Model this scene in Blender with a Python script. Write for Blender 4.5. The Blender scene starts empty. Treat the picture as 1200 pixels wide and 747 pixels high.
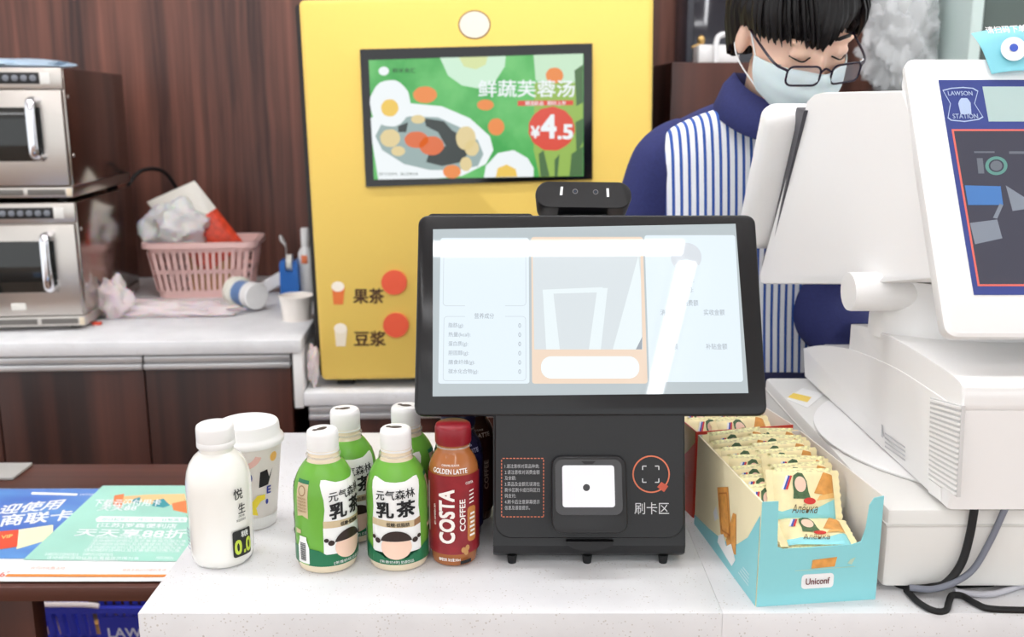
import bpy, bmesh, math, random
from mathutils import Vector, Matrix, noise
random.seed(7)
SC = bpy.context.scene
COL = SC.collection
PI = math.pi
rad = math.radians
V = Vector

# ------------------------------------------------------------------ camera, world, exposure
F, CX, CY = 1150.0, 600.0, 373.5
PITCH = math.atan(249.5 / F)
CAM = V((0, 0, 1.40))
cam_data = bpy.data.cameras.new('camera')
cam_data.sensor_width = 36.0
cam_data.lens = F / 1200.0 * 36.0
cam_data.clip_start = 0.05
cam_data.dof.use_dof = True
cam_data.dof.focus_distance = 1.10
cam_data.dof.aperture_fstop = 6.0
cam = bpy.data.objects.new('camera', cam_data)
COL.objects.link(cam)
cam.location = CAM
cam.rotation_euler = (PI / 2 - PITCH, 0, 0)
SC.camera = cam

world = bpy.data.worlds.new('world'); SC.world = world
world.use_nodes = True
world.node_tree.nodes['Background'].inputs[0].default_value = (0.955, 0.985, 1.0, 1)
world.node_tree.nodes['Background'].inputs[1].default_value = 1.15
SC.view_settings.view_transform = 'Standard'
SC.view_settings.look = 'None'
SC.view_settings.exposure = 0.42
SC.view_settings.gamma = 1.0
SC.view_settings.use_curve_mapping = False
LED_STRENGTH = 20.0

FW = V((0, math.cos(PITCH), -math.sin(PITCH)))
UP = V((0, math.sin(PITCH), math.cos(PITCH)))
def ray(px, py): return V((1, 0, 0)) * ((px - CX) / F) - UP * ((py - CY) / F) + FW
def onz(px, py, z): d = ray(px, py); return CAM + d * ((z - CAM.z) / d.z)
def ony(px, py, y): d = ray(px, py); return CAM + d * (y / d.y)
def onx(px, py, x): d = ray(px, py); return CAM + d * (x / d.x)
def atk(px, py, k): return CAM + ray(px, py) * k

# ------------------------------------------------------------------ materials
MATS = {}
def srgb(c):
    return tuple(((v / 255 / 12.92) if v / 255 <= 0.04045 else ((v / 255 + 0.055) / 1.055) ** 2.4) for v in c) + (1,)
def mat(name, col, rough=0.5, metal=0.0, emit=0, alpha=1.0, trans=0.0, coat=0.0, spec=0.5, noise_amt=0.0, noise_scale=40, bump=0.0, sss=0.0, ior=1.45):
    if name in MATS: return MATS[name]
    m = bpy.data.materials.new(name); m.use_nodes = True
    nt = m.node_tree; b = nt.nodes['Principled BSDF']
    c = srgb(col)
    b.inputs['Base Color'].default_value = c
    b.inputs['Roughness'].default_value = rough
    b.inputs['Metallic'].default_value = metal
    b.inputs['Alpha'].default_value = alpha
    b.inputs['Transmission Weight'].default_value = trans
    b.inputs['Coat Weight'].default_value = coat
    b.inputs['Coat Roughness'].default_value = 0.05
    b.inputs['Specular IOR Level'].default_value = spec
    b.inputs['IOR'].default_value = ior
    b.inputs['Subsurface Weight'].default_value = sss
    if sss: b.inputs['Subsurface Radius'].default_value = (0.01, 0.004, 0.002)
    if emit:
        b.inputs['Emission Color'].default_value = c
        b.inputs['Emission Strength'].default_value = emit
    if noise_amt or bump:
        tc = nt.nodes.new('ShaderNodeTexCoord')
        n = nt.nodes.new('ShaderNodeTexNoise'); n.inputs['Scale'].default_value = noise_scale; n.inputs['Detail'].default_value = 4
        nt.links.new(tc.outputs['Object'], n.inputs['Vector'])
        if noise_amt:
            r = nt.nodes.new('ShaderNodeValToRGB')
            r.color_ramp.elements[0].position = 0.3; r.color_ramp.elements[1].position = 0.7
            r.color_ramp.elements[0].color = tuple(x * (1 - noise_amt) for x in c[:3]) + (1,)
            r.color_ramp.elements[1].color = tuple(min(1, x * (1 + noise_amt)) for x in c[:3]) + (1,)
            nt.links.new(n.outputs['Fac'], r.inputs['Fac']); nt.links.new(r.outputs['Color'], b.inputs['Base Color'])
        if bump:
            bp = nt.nodes.new('ShaderNodeBump'); bp.inputs['Strength'].default_value = bump; bp.inputs['Distance'].default_value = 0.002
            nt.links.new(n.outputs['Fac'], bp.inputs['Height']); nt.links.new(bp.outputs['Normal'], b.inputs['Normal'])
    MATS[name] = m
    return m

def wood(name, dark, light, axis='Z', fine=70.0, rough=0.4, stretch=0.9, spec=0.4, warp=0.0):
    if name in MATS: return MATS[name]
    m = bpy.data.materials.new(name); m.use_nodes = True
    nt = m.node_tree; b = nt.nodes['Principled BSDF']; b.inputs['Roughness'].default_value = rough
    b.inputs['Specular IOR Level'].default_value = spec
    tc = nt.nodes.new('ShaderNodeTexCoord'); mp = nt.nodes.new('ShaderNodeMapping')
    s = {'X': (stretch, fine, fine), 'Y': (fine, stretch, fine), 'Z': (fine, fine, stretch)}[axis]
    mp.inputs['Scale'].default_value = s
    src = tc.outputs['Object']
    if warp:
        mpw = nt.nodes.new('ShaderNodeMapping'); mpw.inputs['Scale'].default_value = (5, 5, 1.6); nt.links.new(src, mpw.inputs['Vector'])
        nw = nt.nodes.new('ShaderNodeTexNoise'); nw.inputs['Scale'].default_value = 1.0; nt.links.new(mpw.outputs['Vector'], nw.inputs['Vector'])
        sb = nt.nodes.new('ShaderNodeVectorMath'); sb.operation = 'SUBTRACT'; sb.inputs[1].default_value = (.5, .5, .5); nt.links.new(nw.outputs['Color'], sb.inputs[0])
        sl = nt.nodes.new('ShaderNodeVectorMath'); sl.operation = 'SCALE'; sl.inputs['Scale'].default_value = warp; nt.links.new(sb.outputs[0], sl.inputs[0])
        av_ = nt.nodes.new('ShaderNodeVectorMath'); av_.operation = 'ADD'; nt.links.new(src, av_.inputs[0]); nt.links.new(sl.outputs[0], av_.inputs[1]); src = av_.outputs[0]
    nt.links.new(src, mp.inputs['Vector'])
    n1 = nt.nodes.new('ShaderNodeTexNoise'); n1.inputs['Scale'].default_value = 1.0; n1.inputs['Detail'].default_value = 5; n1.inputs['Roughness'].default_value = 0.6
    nt.links.new(mp.outputs['Vector'], n1.inputs['Vector'])
    mp2 = nt.nodes.new('ShaderNodeMapping')
    mp2.inputs['Scale'].default_value = tuple(v * (0.28 if v > 5 else 0.5) for v in s)
    nt.links.new(src, mp2.inputs['Vector'])
    n2 = nt.nodes.new('ShaderNodeTexNoise'); n2.inputs['Scale'].default_value = 1.0; n2.inputs['Detail'].default_value = 2
    nt.links.new(mp2.outputs['Vector'], n2.inputs['Vector'])
    ad = nt.nodes.new('ShaderNodeMath'); ad.operation = 'ADD'
    nt.links.new(n1.outputs['Fac'], ad.inputs[0]); nt.links.new(n2.outputs['Fac'], ad.inputs[1])
    r = nt.nodes.new('ShaderNodeValToRGB'); nt.links.new(ad.outputs[0], r.inputs['Fac'])
    r.color_ramp.elements[0].position = 0.72; r.color_ramp.elements[0].color = srgb(dark)
    r.color_ramp.elements[1].position = 1.28; r.color_ramp.elements[1].color = srgb(light)
    sc = nt.nodes.new('ShaderNodeMath'); sc.operation = 'MULTIPLY'; sc.inputs[1].default_value = 1.0
    nt.links.new(r.outputs['Color'], b.inputs['Base Color'])
    # ramp works on 0..1, so halve the sum
    ad2 = nt.nodes.new('ShaderNodeMath'); ad2.operation = 'MULTIPLY'; ad2.inputs[1].default_value = 0.5
    nt.links.new(ad.outputs[0], ad2.inputs[0]); nt.links.new(ad2.outputs[0], r.inputs['Fac'])
    r.color_ramp.elements[0].position = 0.36; r.color_ramp.elements[1].position = 0.64
    nt.nodes.remove(sc)
    MATS[name] = m
    return m

def quartz():
    m = bpy.data.materials.new('white_quartz'); m.use_nodes = True
    nt = m.node_tree; b = nt.nodes['Principled BSDF']; b.inputs['Roughness'].default_value = 0.28
    tc = nt.nodes.new('ShaderNodeTexCoord')
    v = nt.nodes.new('ShaderNodeTexVoronoi'); v.inputs['Scale'].default_value = 230
    nt.links.new(tc.outputs['Object'], v.inputs['Vector'])
    n = nt.nodes.new('ShaderNodeTexNoise'); n.inputs['Scale'].default_value = 45; n.inputs['Detail'].default_value = 3
    nt.links.new(tc.outputs['Object'], n.inputs['Vector'])
    mul = nt.nodes.new('ShaderNodeMath'); mul.operation = 'MULTIPLY_ADD'; mul.inputs[1].default_value = -0.55; mul.inputs[2].default_value = 0.42
    nt.links.new(n.outputs['Fac'], mul.inputs[0])
    lt = nt.nodes.new('ShaderNodeMath'); lt.operation = 'LESS_THAN'
    nt.links.new(v.outputs['Distance'], lt.inputs[0]); nt.links.new(mul.outputs[0], lt.inputs[1])
    n2 = nt.nodes.new('ShaderNodeTexNoise'); n2.inputs['Scale'].default_value = 12; n2.inputs['Detail'].default_value = 6
    nt.links.new(tc.outputs['Object'], n2.inputs['Vector'])
    r = nt.nodes.new('ShaderNodeValToRGB'); r.color_ramp.elements[0].position = 0.35; r.color_ramp.elements[1].position = 0.6
    r.color_ramp.elements[0].color = srgb((220, 220, 222)); r.color_ramp.elements[1].color = srgb((229, 229, 231))
    nt.links.new(n2.outputs['Fac'], r.inputs['Fac'])
    mx = nt.nodes.new('ShaderNodeMixRGB'); mx.inputs['Color2'].default_value = srgb((198, 194, 190))
    nt.links.new(lt.outputs[0], mx.inputs['Fac']); nt.links.new(r.outputs['Color'], mx.inputs['Color1'])
    nt.links.new(mx.outputs['Color'], b.inputs['Base Color'])
    MATS['quartz'] = m
    return m
QUARTZ = quartz()

def stripes_mat():
    m = bpy.data.materials.new('striped_cotton'); m.use_nodes = True
    nt = m.node_tree; b = nt.nodes['Principled BSDF']; b.inputs['Roughness'].default_value = 0.8
    tc = nt.nodes.new('ShaderNodeTexCoord'); sx = nt.nodes.new('ShaderNodeSeparateXYZ')
    nt.links.new(tc.outputs['Object'], sx.inputs[0])
    # slight slant towards the neck
    ma = nt.nodes.new('ShaderNodeMath'); ma.operation = 'MULTIPLY_ADD'; ma.inputs[1].default_value = 0.06
    nt.links.new(sx.outputs['Z'], ma.inputs[0]); nt.links.new(sx.outputs['X'], ma.inputs[2])
    mu = nt.nodes.new('ShaderNodeMath'); mu.operation = 'MULTIPLY'; mu.inputs[1].default_value = 1 / 0.0118
    nt.links.new(ma.outputs[0], mu.inputs[0])
    fr = nt.nodes.new('ShaderNodeMath'); fr.operation = 'FRACT'; nt.links.new(mu.outputs[0], fr.inputs[0])
    r = nt.nodes.new('ShaderNodeValToRGB'); r.color_ramp.interpolation = 'CONSTANT'
    r.color_ramp.elements[0].color = srgb((240, 243, 248)); r.color_ramp.elements[1].color = srgb((42, 84, 165)); r.color_ramp.elements[1].position = 0.62
    nt.links.new(fr.outputs[0], r.inputs['Fac']); nt.links.new(r.outputs['Color'], b.inputs['Base Color'])
    return m

WOODW = wood('wood_wall', (58, 38, 35), (132, 84, 70), 'Z', 40, 0.42, 0.8, warp=.035)
WOODD = wood('wood_dark', (40, 19, 15), (84, 46, 36), 'Z', 22, 0.35, 0.3)
WOODT = wood('wood_table', (62, 32, 24), (96, 54, 42), 'X', 60, 0.4, 0.8)
FLOORM = wood('wood_floor', (140, 112, 92), (178, 146, 124), 'Y', 30, 0.5)
WHITE = mat('white_plastic', (238, 237, 236), 0.35)
CREAMW = mat('pos_white', (240, 239, 238), 0.38)
DRAWER = mat('drawer_grey', (226, 225, 221), 0.4)
BLACK = mat('black_plastic', (28, 28, 30), 0.42, noise_amt=0.15, noise_scale=900)
BLACKG = mat('black_gloss', (14, 14, 16), 0.12, coat=0.3)
DGREY = mat('dark_grey', (70, 70, 76), 0.5)
STEEL = mat('brushed_steel', (196, 190, 184), 0.3, 1.0)
STEELS = mat('steel_side', (168, 160, 154), 0.16, 1.0)
CHROME = mat('chrome', (225, 225, 230), 0.12, 1.0)
YELLOW = mat('yellow_enamel', (230, 196, 96), 0.5)
ALU = mat('aluminium', (206, 206, 208), 0.35, 0.6)
PAPERW = mat('paper_white', (240, 240, 240), 0.6)
INK = mat('ink_black', (24, 24, 26), 0.6)
RUBBER = mat('rubber_black', (20, 20, 22), 0.6)

# ------------------------------------------------------------------ helpers
def tag(o, label=None, cat=None, group=None, kind=None):
    if label: o['label'] = label
    if cat: o['category'] = cat
    if group: o['group'] = group
    if kind: o['kind'] = kind
    return o
def thing(name, label, cat, loc=(0, 0, 0), rotz=0, group=None):
    o = bpy.data.objects.new(name, None); COL.objects.link(o)
    o.empty_display_size = 0.05
    o.location = loc; o.rotation_euler = (0, 0, rotz)
    return tag(o, label, cat, group)
def wmat(o):
    if o is None: return Matrix.Identity(4)
    m = Matrix.LocRotScale(V(o.location), o.rotation_euler, V((1, 1, 1)))
    return wmat(o.parent) @ m
def obj(name, bm, m, parent=None, smooth=True, world=False, angle=40, loc=None):
    """one mesh object; world=True: geometry is in world coordinates and moved into the parent's frame"""
    bmesh.ops.recalc_face_normals(bm, faces=bm.faces)
    me = bpy.data.meshes.new(name); bm.to_mesh(me); bm.free()
    if world and parent: me.transform(wmat(parent).inverted())
    if world and not parent and loc is not None: me.transform(Matrix.Translation(-V(loc)))
    for mm in (m if isinstance(m, (list, tuple)) else [m]): me.materials.append(mm)
    o = bpy.data.objects.new(name, me); COL.objects.link(o)
    if parent: o.parent = parent
    if loc is not None: o.location = loc
    if smooth:
        for p in me.polygons: p.use_smooth = True
        me.set_sharp_from_angle(angle=rad(angle))
    return o
def struct(name, bm, m, label=None, cat=None, loc=None):
    o = obj(name, bm, m, None, True, True, loc=loc)
    return tag(o, label, cat, None, 'structure')
def copy_tree(o, parent=None):
    c = o.copy(); COL.objects.link(c); c.parent = parent
    for ch in list(o.children): copy_tree(ch, c)
    return c
def NB(): return bmesh.new()
def xf(bm, verts, M):
    for v in verts: v.co = M @ v.co
def box(bm, x0, x1, y0, y1, z0, z1, bev=0.0, seg=2, M=None):
    r = bmesh.ops.create_cube(bm, size=1.0)
    vs = r['verts']
    for v in vs: v.co = V((x0 + (v.co.x + .5) * (x1 - x0), y0 + (v.co.y + .5) * (y1 - y0), z0 + (v.co.z + .5) * (z1 - z0)))
    if bev > 0:
        es = list({e for v in vs for e in v.link_edges})
        rr = bmesh.ops.bevel(bm, geom=es, offset=bev, segments=seg, profile=0.5, affect='EDGES')
        vs = list({v for f in rr['faces'] for v in f.verts} | {v for v in vs if v.is_valid})
    if M: xf(bm, vs, M)
    return vs
def loft(bm, rings, cap=True, closed=True):
    R = [[bm.verts.new(p) for p in ring] for ring in rings]
    n = len(R[0])
    for a, b in zip(R[:-1], R[1:]):
        for i in range(n if closed else n - 1):
            j = (i + 1) % n
            bm.faces.new((a[i], a[j], b[j], b[i]))
    if cap and closed:
        bm.faces.new(list(reversed(R[0]))); bm.faces.new(R[-1])
    return R
def lathe(bm, prof, seg=40, c=(0, 0), sq=0.0, rot=0.0, cap=True):
    """prof: list of (r, z); sq>0 makes the section squarish"""
    rings = []
    for r, z in prof:
        ring = []
        for i in range(seg):
            a = 2 * PI * i / seg
            k = 1.0 + (sq * ((abs(math.cos(a)) ** 4 + abs(math.sin(a)) ** 4) ** -0.25 - 1.0) if sq else 0)
            ring.append((c[0] + r * k * math.cos(a + rot), c[1] + r * k * math.sin(a + rot), z))
        rings.append(ring)
    return loft(bm, rings, cap)
def catmull(pts, n=8):
    P = [V(p) for p in pts]; P = [P[0] * 2 - P[1]] + P + [P[-1] * 2 - P[-2]]
    out = []
    for i in range(1, len(P) - 2):
        for k in range(n):
            t = k / n
            out.append(0.5 * ((2 * P[i]) + (-P[i - 1] + P[i + 1]) * t + (2 * P[i - 1] - 5 * P[i] + 4 * P[i + 1] - P[i + 2]) * t * t + (-P[i - 1] + 3 * P[i] - 3 * P[i + 1] + P[i + 2]) * t ** 3))
    out.append(P[-2]); return out
def tube(bm, pts, r, seg=10, flat=1.0, closed=False):
    """tube along pts; r number or list; flat squashes the section"""
    P = [V(p) for p in pts]; n = len(P)
    rr = r if isinstance(r, (list, tuple)) else [r] * n
    rings = []; prev = None
    for i in range(n):
        if closed: t = P[(i + 1) % n] - P[i - 1]
        else: t = P[min(i + 1, n - 1)] - P[max(i - 1, 0)]
        t = t.normalized() if t.length > 1e-9 else V((0, 0, 1))
        if prev is None:
            a = V((0, 0, 1)) if abs(t.z) < 0.9 else V((1, 0, 0))
            u = t.cross(a).normalized()
        else:
            u = (prev - t * prev.dot(t)).normalized()
        w = t.cross(u); prev = u
        rings.append([P[i] + (u * math.cos(2 * PI * k / seg) + w * math.sin(2 * PI * k / seg) * flat) * rr[i] for k in range(seg)])
    if closed:
        rings.append(rings[0]); loft(bm, rings, False)
        bmesh.ops.remove_doubles(bm, verts=bm.verts, dist=1e-6)
    else: loft(bm, rings)
def rrect(x0, y0, x1, y1, r, n=5):
    pts = []
    for cx, cy, a0 in ((x1 - r, y1 - r, 0), (x0 + r, y1 - r, 90), (x0 + r, y0 + r, 180), (x1 - r, y0 + r, 270)):
        for k in range(n + 1):
            a = rad(a0 + 90 * k / n); pts.append((cx + r * math.cos(a), cy + r * math.sin(a)))
    return pts
def ellip(cx, cy, rx, ry, n=28, a0=0, a1=360):
    full = abs(a1 - a0) >= 360
    return [(cx + rx * math.cos(rad(a0 + (a1 - a0) * k / (n if full else n - 1))), cy + ry * math.sin(rad(a0 + (a1 - a0) * k / (n if full else n - 1)))) for k in range(n)]
def ring2d(outer, inner):
    """annulus between two loops of equal count -> geo"""
    n = len(outer)
    return (list(outer) + list(inner), [(i, (i + 1) % n, n + (i + 1) % n, n + i) for i in range(n)])
def P2(pts): return (list(pts), [tuple(range(len(pts)))])
def prism(bm, pts, mapf, d0, d1, bev=0.0):
    """2D outline extruded between depths d0 and d1 through mapf(u,v,d)"""
    rings = [[mapf(u, v, d0) for u, v in pts], [mapf(u, v, d1) for u, v in pts]]
    return loft(bm, rings)
def blob(bm, c, r, n=(16, 10), M=None, f=None):
    R = bmesh.ops.create_uvsphere(bm, u_segments=n[0], v_segments=n[1], radius=1.0)
    vs = R['verts']
    for v in vs:
        p = v.co.copy()
        k = f(p) if f else 1.0
        q = V((p.x * r[0], p.y * r[1], p.z * r[2])) * k
        if M: q = M @ q
        v.co = q + V(c)
    return vs

# text: a font curve turned into a flat mesh (built-in font only)
_TC = {}
def text_geo(body, bold=0.0, spacing=1.0):
    key = (body, bold, spacing)
    if key in _TC: return _TC[key]
    cu = bpy.data.curves.new('t', 'FONT'); cu.body = body; cu.size = 1; cu.space_character = spacing
    cu.resolution_u = 3
    o = bpy.data.objects.new('t', cu); COL.objects.link(o)
    bpy.context.view_layer.update()
    dg = bpy.context.evaluated_depsgraph_get()
    me = bpy.data.meshes.new_from_object(o.evaluated_get(dg))
    vs = [(v.co.x, v.co.y) for v in me.vertices]; fs = [tuple(p.vertices) for p in me.polygons]
    bpy.data.objects.remove(o); bpy.data.curves.remove(cu); bpy.data.meshes.remove(me)
    x0 = min(v[0] for v in vs); x1 = max(v[0] for v in vs); y0 = min(v[1] for v in vs); y1 = max(v[1] for v in vs)
    vs = [((v[0] - x0) / (x1 - x0), (v[1] - y0) / max(1e-6, (y1 - y0))) for v in vs]
    asp = (x1 - x0) / max(1e-6, (y1 - y0))
    if bold:      # heavier strokes: the same outline laid again with small shifts
        b = bold * 0.9; V0, F0 = list(vs), list(fs); k0 = len(V0)
        for n_, (dx, dy) in enumerate(((-b, -b), (b, -b), (b, b), (-b, b))):
            vs = vs + [(x + dx / asp, y + dy, .00007 * (n_ + 1)) for x, y in V0]
            fs = fs + [tuple(i + k0 * (n_ + 1) for i in f) for f in F0]
        vs = [((p[0] + b / asp) / (1 + 2 * b / asp), (p[1] + b) / (1 + 2 * b), p[2] if len(p) > 2 else 0.0) for p in vs]
    else: vs = [(x, y, 0.0) for x, y in vs]
    _TC[key] = (vs, fs, asp)
    return _TC[key]
def T(body, u0, v0, u1, v1, bold=0.0, shear=0.0, spacing=1.0, rot=0):
    """text stretched into the rectangle; rot=90 makes it run upwards"""
    vs, fs, asp = text_geo(body, bold, spacing)
    if rot == 90:
        return ([(u1 - y * (u1 - u0), v0 + x * (v1 - v0), l) for x, y, l in vs], fs)
    return ([(u0 + x * (u1 - u0) + shear * y * (v1 - v0), v0 + y * (v1 - v0), l) for x, y, l in vs], fs)
def TQ(body, quad, bold=0.0):
    """text in a quad given as bl, br, tr, tl"""
    vs, fs, asp = text_geo(body, bold)
    a, b, c, d = [V(q) for q in quad]
    return ([tuple((a * (1 - x) + b * x) * (1 - y) + (d * (1 - x) + c * x) * y) + (l,) for x, y, l in vs], fs)
def decal(name, geos, mapf, m, parent, off=0.0004, cut=None, world=True, label=None):
    """flat print laid on a surface"""
    if not isinstance(geos, list): geos = [geos]
    if 1 < len(geos) <= 14 and name in ('lettering', 'picture', 'artwork', 'side_text', 'footer_lettering', 'bank_card', 'screen_image', 'video_detail'):
        for g_ in geos: o = decal(name, g_, mapf, m, parent, off, cut, world, label)
        return o
    bm = NB()
    for vs, fs in geos:
        B = [bm.verts.new((p[0], p[1], p[2] if len(p) > 2 else 0)) for p in vs]
        for f in fs:
            try: bm.faces.new([B[i] for i in f])
            except ValueError: pass
    bmesh.ops.triangulate(bm, faces=[f for f in bm.faces if len(f.verts) > 4])
    if cut:
        us = [v.co.x for v in bm.verts]; vv = [v.co.y for v in bm.verts]
        for ax, lo, hi in ((0, min(us), max(us)), (1, min(vv), max(vv))):
            st = cut if ax == 0 else cut * 1.5
            k = math.ceil(lo / st) * st
            while k < hi:
                bmesh.ops.bisect_plane(bm, geom=bm.verts[:] + bm.edges[:] + bm.faces[:], plane_co=(k, 0, 0) if ax == 0 else (0, k, 0), plane_no=(1, 0, 0) if ax == 0 else (0, 1, 0))
                k += st
    for v in bm.verts: v.co = mapf(v.co.x, v.co.y, off + v.co.z)
    o = obj(name, bm, m, parent, False, world)
    if label: o['label'] = label
    return o
class Plane:
    def __init__(s, O, U, W):
        s.O = V(O); s.U = V(U).normalized(); W = V(W); s.W = (W - s.U * W.dot(s.U)).normalized(); s.N = s.U.cross(s.W)
    def map(s, u, v, d=0.0): return s.O + s.U * u + s.W * v + s.N * d
    def uv(s, px, py):
        d = ray(px, py); t = (s.O - CAM).dot(s.N) / d.dot(s.N); q = CAM + d * t - s.O
        return (q.dot(s.U), q.dot(s.W))
    def pts(s, L): return [s.uv(*p) for p in L]
    def R(s, x0, y0, x1, y1):      # pixel rect -> u0,v0,u1,v1 (y0 is the top)
        a = s.uv((x0 + x1) / 2, y1); b = s.uv((x0 + x1) / 2, y0); c = s.uv(x0, (y0 + y1) / 2); d = s.uv(x1, (y0 + y1) / 2)
        return (c[0], a[1], d[0], b[1])
    def quad(s, x0, y0, x1, y1): return [s.uv(x0, y1), s.uv(x1, y1), s.uv(x1, y0), s.uv(x0, y0)]
def rq(q): return (q, [(0, 1, 2, 3)])
def rev_map(prof, R):
    """surface of revolution facing -y: u is arc length on radius R, v is height"""
    def rz(z):
        for (r0, z0), (r1, z1) in zip(prof[:-1], prof[1:]):
            if z0 <= z <= z1 or z1 <= z <= z0:
                t = 0 if z1 == z0 else (z - z0) / (z1 - z0); return r0 + (r1 - r0) * t
        return prof[-1][0]
    def f(u, v, d=0):
        a = u / R; r = rz(v) + d
        return V((r * math.sin(a), -r * math.cos(a), v))
    return f

# ------------------------------------------------------------------ the room
CT = 0.90      # counter top
FZ = 0.10      # floor level
CL = -0.377    # its left edge
bm = NB(); box(bm, -4, 4, -4, 5, FZ - .05, FZ); struct('floor', bm, FLOORM)
bm = NB(); box(bm, -4, 4, -4, 5, 2.70, 2.75); struct('ceiling', bm, mat('ceiling_white', (236, 236, 236), 0.8))
BR = rad(3.0)      # the back wall and its counters stand slightly turned
BM = Matrix.Translation((0, 2.38, 0)) @ Matrix.Rotation(BR, 4, 'Z')
def bk(a, b, z): return BM @ V((a, b, z))
bm = NB(); box(bm, -3.5, 3.5, 0.86, 0.92, FZ, 2.70, M=BM); struct('wall_back', bm, WOODW)

# linear LED lights on the ceiling
LEDM = mat('led_diffuser', (252, 253, 255), 0.5, emit=LED_STRENGTH)
LEDM2 = mat('led_diffuser_added', (252, 253, 255), 0.5, emit=LED_STRENGTH * 1.15)  # for the added light near the back wall
def led(x0, y0, x1, y1, w, label, LEDM=LEDM):
    c = V(((x0 + x1) / 2, (y0 + y1) / 2, 2.70)); L = math.hypot(x1 - x0, y1 - y0); a = math.atan2(y1 - y0, x1 - x0)
    t = thing('ceiling_light', label, 'light', c, a)
    bm = NB(); box(bm, -L / 2 - .01, L / 2 + .01, -w / 2 - .008, w / 2 + .008, -.02, 0, .003); obj('housing', bm, WHITE, t)
    bm = NB(); box(bm, -L / 2, L / 2, -w / 2, w / 2, -.032, -.0202, .004); obj('diffuser', bm, LEDM, t)
led(-1.55, -.44, .56, -.425, .062, 'long white linear ceiling light running parallel to the counter front')
led(.585, -.50, .535, -2.3, .058, 'white linear ceiling light running away from the counter')
led(-1.6, -2.2, .45, -2.2, .062, 'white linear ceiling light over the shop floor')
led(-2.0, 1.15, 1.6, 1.15, .07, 'added unseen white linear ceiling light above the counter')  # added out of view to brighten the cashier side
led(-2.4, 1.95, 2.0, 2.00, .07, 'added unseen white linear ceiling light in front of the wood wall', LEDM2)  # added out of view to light the wall, machine and back counters

# ------------------------------------------------------------------ front counter
t = thing('front_counter', 'white speckled quartz counter with a butted slab seam', 'counter', (0.6, 1.18, FZ))
bm = NB(); box(bm, CL, 0.2122, .903, 1.462, CT - .055, CT, .0005, 2); obj('worktop', bm, QUARTZ, t, True, True)
bm = NB(); box(bm, 0.2124, 1.70, .903, 1.462, CT - .055, CT, .0005, 2); obj('worktop', bm, QUARTZ, t, True, True)
bm = NB(); box(bm, CL + .02, 1.68, .93, 1.42, FZ + .06, CT - .055); obj('cabinet_body', bm, WOODD, t, True, True)
bm = NB(); box(bm, CL + .02, 1.68, .96, 1.40, FZ, FZ + .06); obj('plinth', bm, BLACK, t, True, True)

# ------------------------------------------------------------------ side table with posters
TZ = 0.75
t = thing('side_table', 'low dark brown wooden table covered by posters beside the counter', 'table', (-.95, 1.48, FZ))
bm = NB(); box(bm, -1.6, CL - .006, 1.245, 1.722, TZ - .022, TZ, .002); obj('table_top', bm, WOODT, t, True, True)
for lx, ly in ((-.80, 1.30), (-.50, 1.645), (-1.58, 1.30), (-1.58, 1.645)):
    bm = NB(); box(bm, lx, lx + .106, ly, ly + .035, FZ, TZ - .022, .002); obj('leg', bm, WOODD, t, True, True)

def sheet(name, label, x0, x1, y0, y1, z, m, curl):
    bm = NB(); n, k = 24, 16
    o = V(((x0 + x1) / 2, (y0 + y1) / 2, TZ))
    top = []
    for j in range(k + 1):
        top.append([(x0 + (x1 - x0) * i / n, y0 + (y1 - y0) * j / k, curl(x0 + (x1 - x0) * i / n, y0 + (y1 - y0) * j / k)) for i in range(n + 1)])
    for dz in (0.0, -0.0006):
        G = [[bm.verts.new((p[0], p[1], p[2] + z + dz)) for p in row] for row in top]
        for j in range(k):
            for i in range(n): bm.faces.new((G[j][i], G[j][i + 1], G[j + 1][i + 1], G[j + 1][i]))
    return tag(obj(name, bm, m, None, True, True, loc=o), label, 'poster')
def bluem():
    m = bpy.data.materials.new('poster_blue'); m.use_nodes = True; nt = m.node_tree; b = nt.nodes['Principled BSDF']; b.inputs['Roughness'].default_value = 0.3
    tc = nt.nodes.new('ShaderNodeTexCoord'); mp = nt.nodes.new('ShaderNodeMapping'); mp.inputs['Rotation'].default_value = (0, 0, .5); mp.inputs['Scale'].default_value = (3, 9, 1)
    n = nt.nodes.new('ShaderNodeTexNoise'); n.inputs['Scale'].default_value = 1; r = nt.nodes.new('ShaderNodeValToRGB')
    nt.links.new(tc.outputs['Object'], mp.inputs[0]); nt.links.new(mp.outputs[0], n.inputs['Vector']); nt.links.new(n.outputs['Fac'], r.inputs[0]); nt.links.new(r.outputs[0], b.inputs['Base Color'])
    r.color_ramp.elements[0].position = .35; r.color_ramp.elements[0].color = srgb((66, 98, 190)); r.color_ramp.elements[1].position = .68; r.color_ramp.elements[1].color = srgb((104, 166, 222))
    return m
GREEN_P = mat('poster_green', (162, 214, 198), 0.35, noise_amt=0.08, noise_scale=6)
curl0 = lambda x, y: 0.0008 + 0.002 * max(0, math.sin(x * 14 + 1)) * max(0, (1.36 - y)) * 4
pb = sheet('poster', 'glossy blue poster with white lettering and a red VIP card on table', -1.16, -.66, 1.262, 1.60, TZ + .0008, PAPERW, lambda x, y: 0)
pg = sheet('poster', 'mint green discount poster with white lettering and orange foot line', -.712, CL - .012, 1.256, 1.606, TZ + .0026, PAPERW, curl0)
tp = Plane((0, 0, TZ + .0045), (1, 0, 0), (0, 1, 0))
tpb = Plane((0, 0, TZ + .0015), (1, 0, 0), (0, 1, 0))
decal('blue_field', rq([(-1.158, 1.330), (-.661, 1.330), (-.661, 1.598), (-1.158, 1.598)]), tpb.map, bluem(), pb, 0)
WI = mat('print_white', (246, 248, 250), 0.45)
OR = mat('print_orange', (232, 140, 66), 0.5)
RED = mat('print_red', (222, 82, 56), 0.5)
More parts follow.
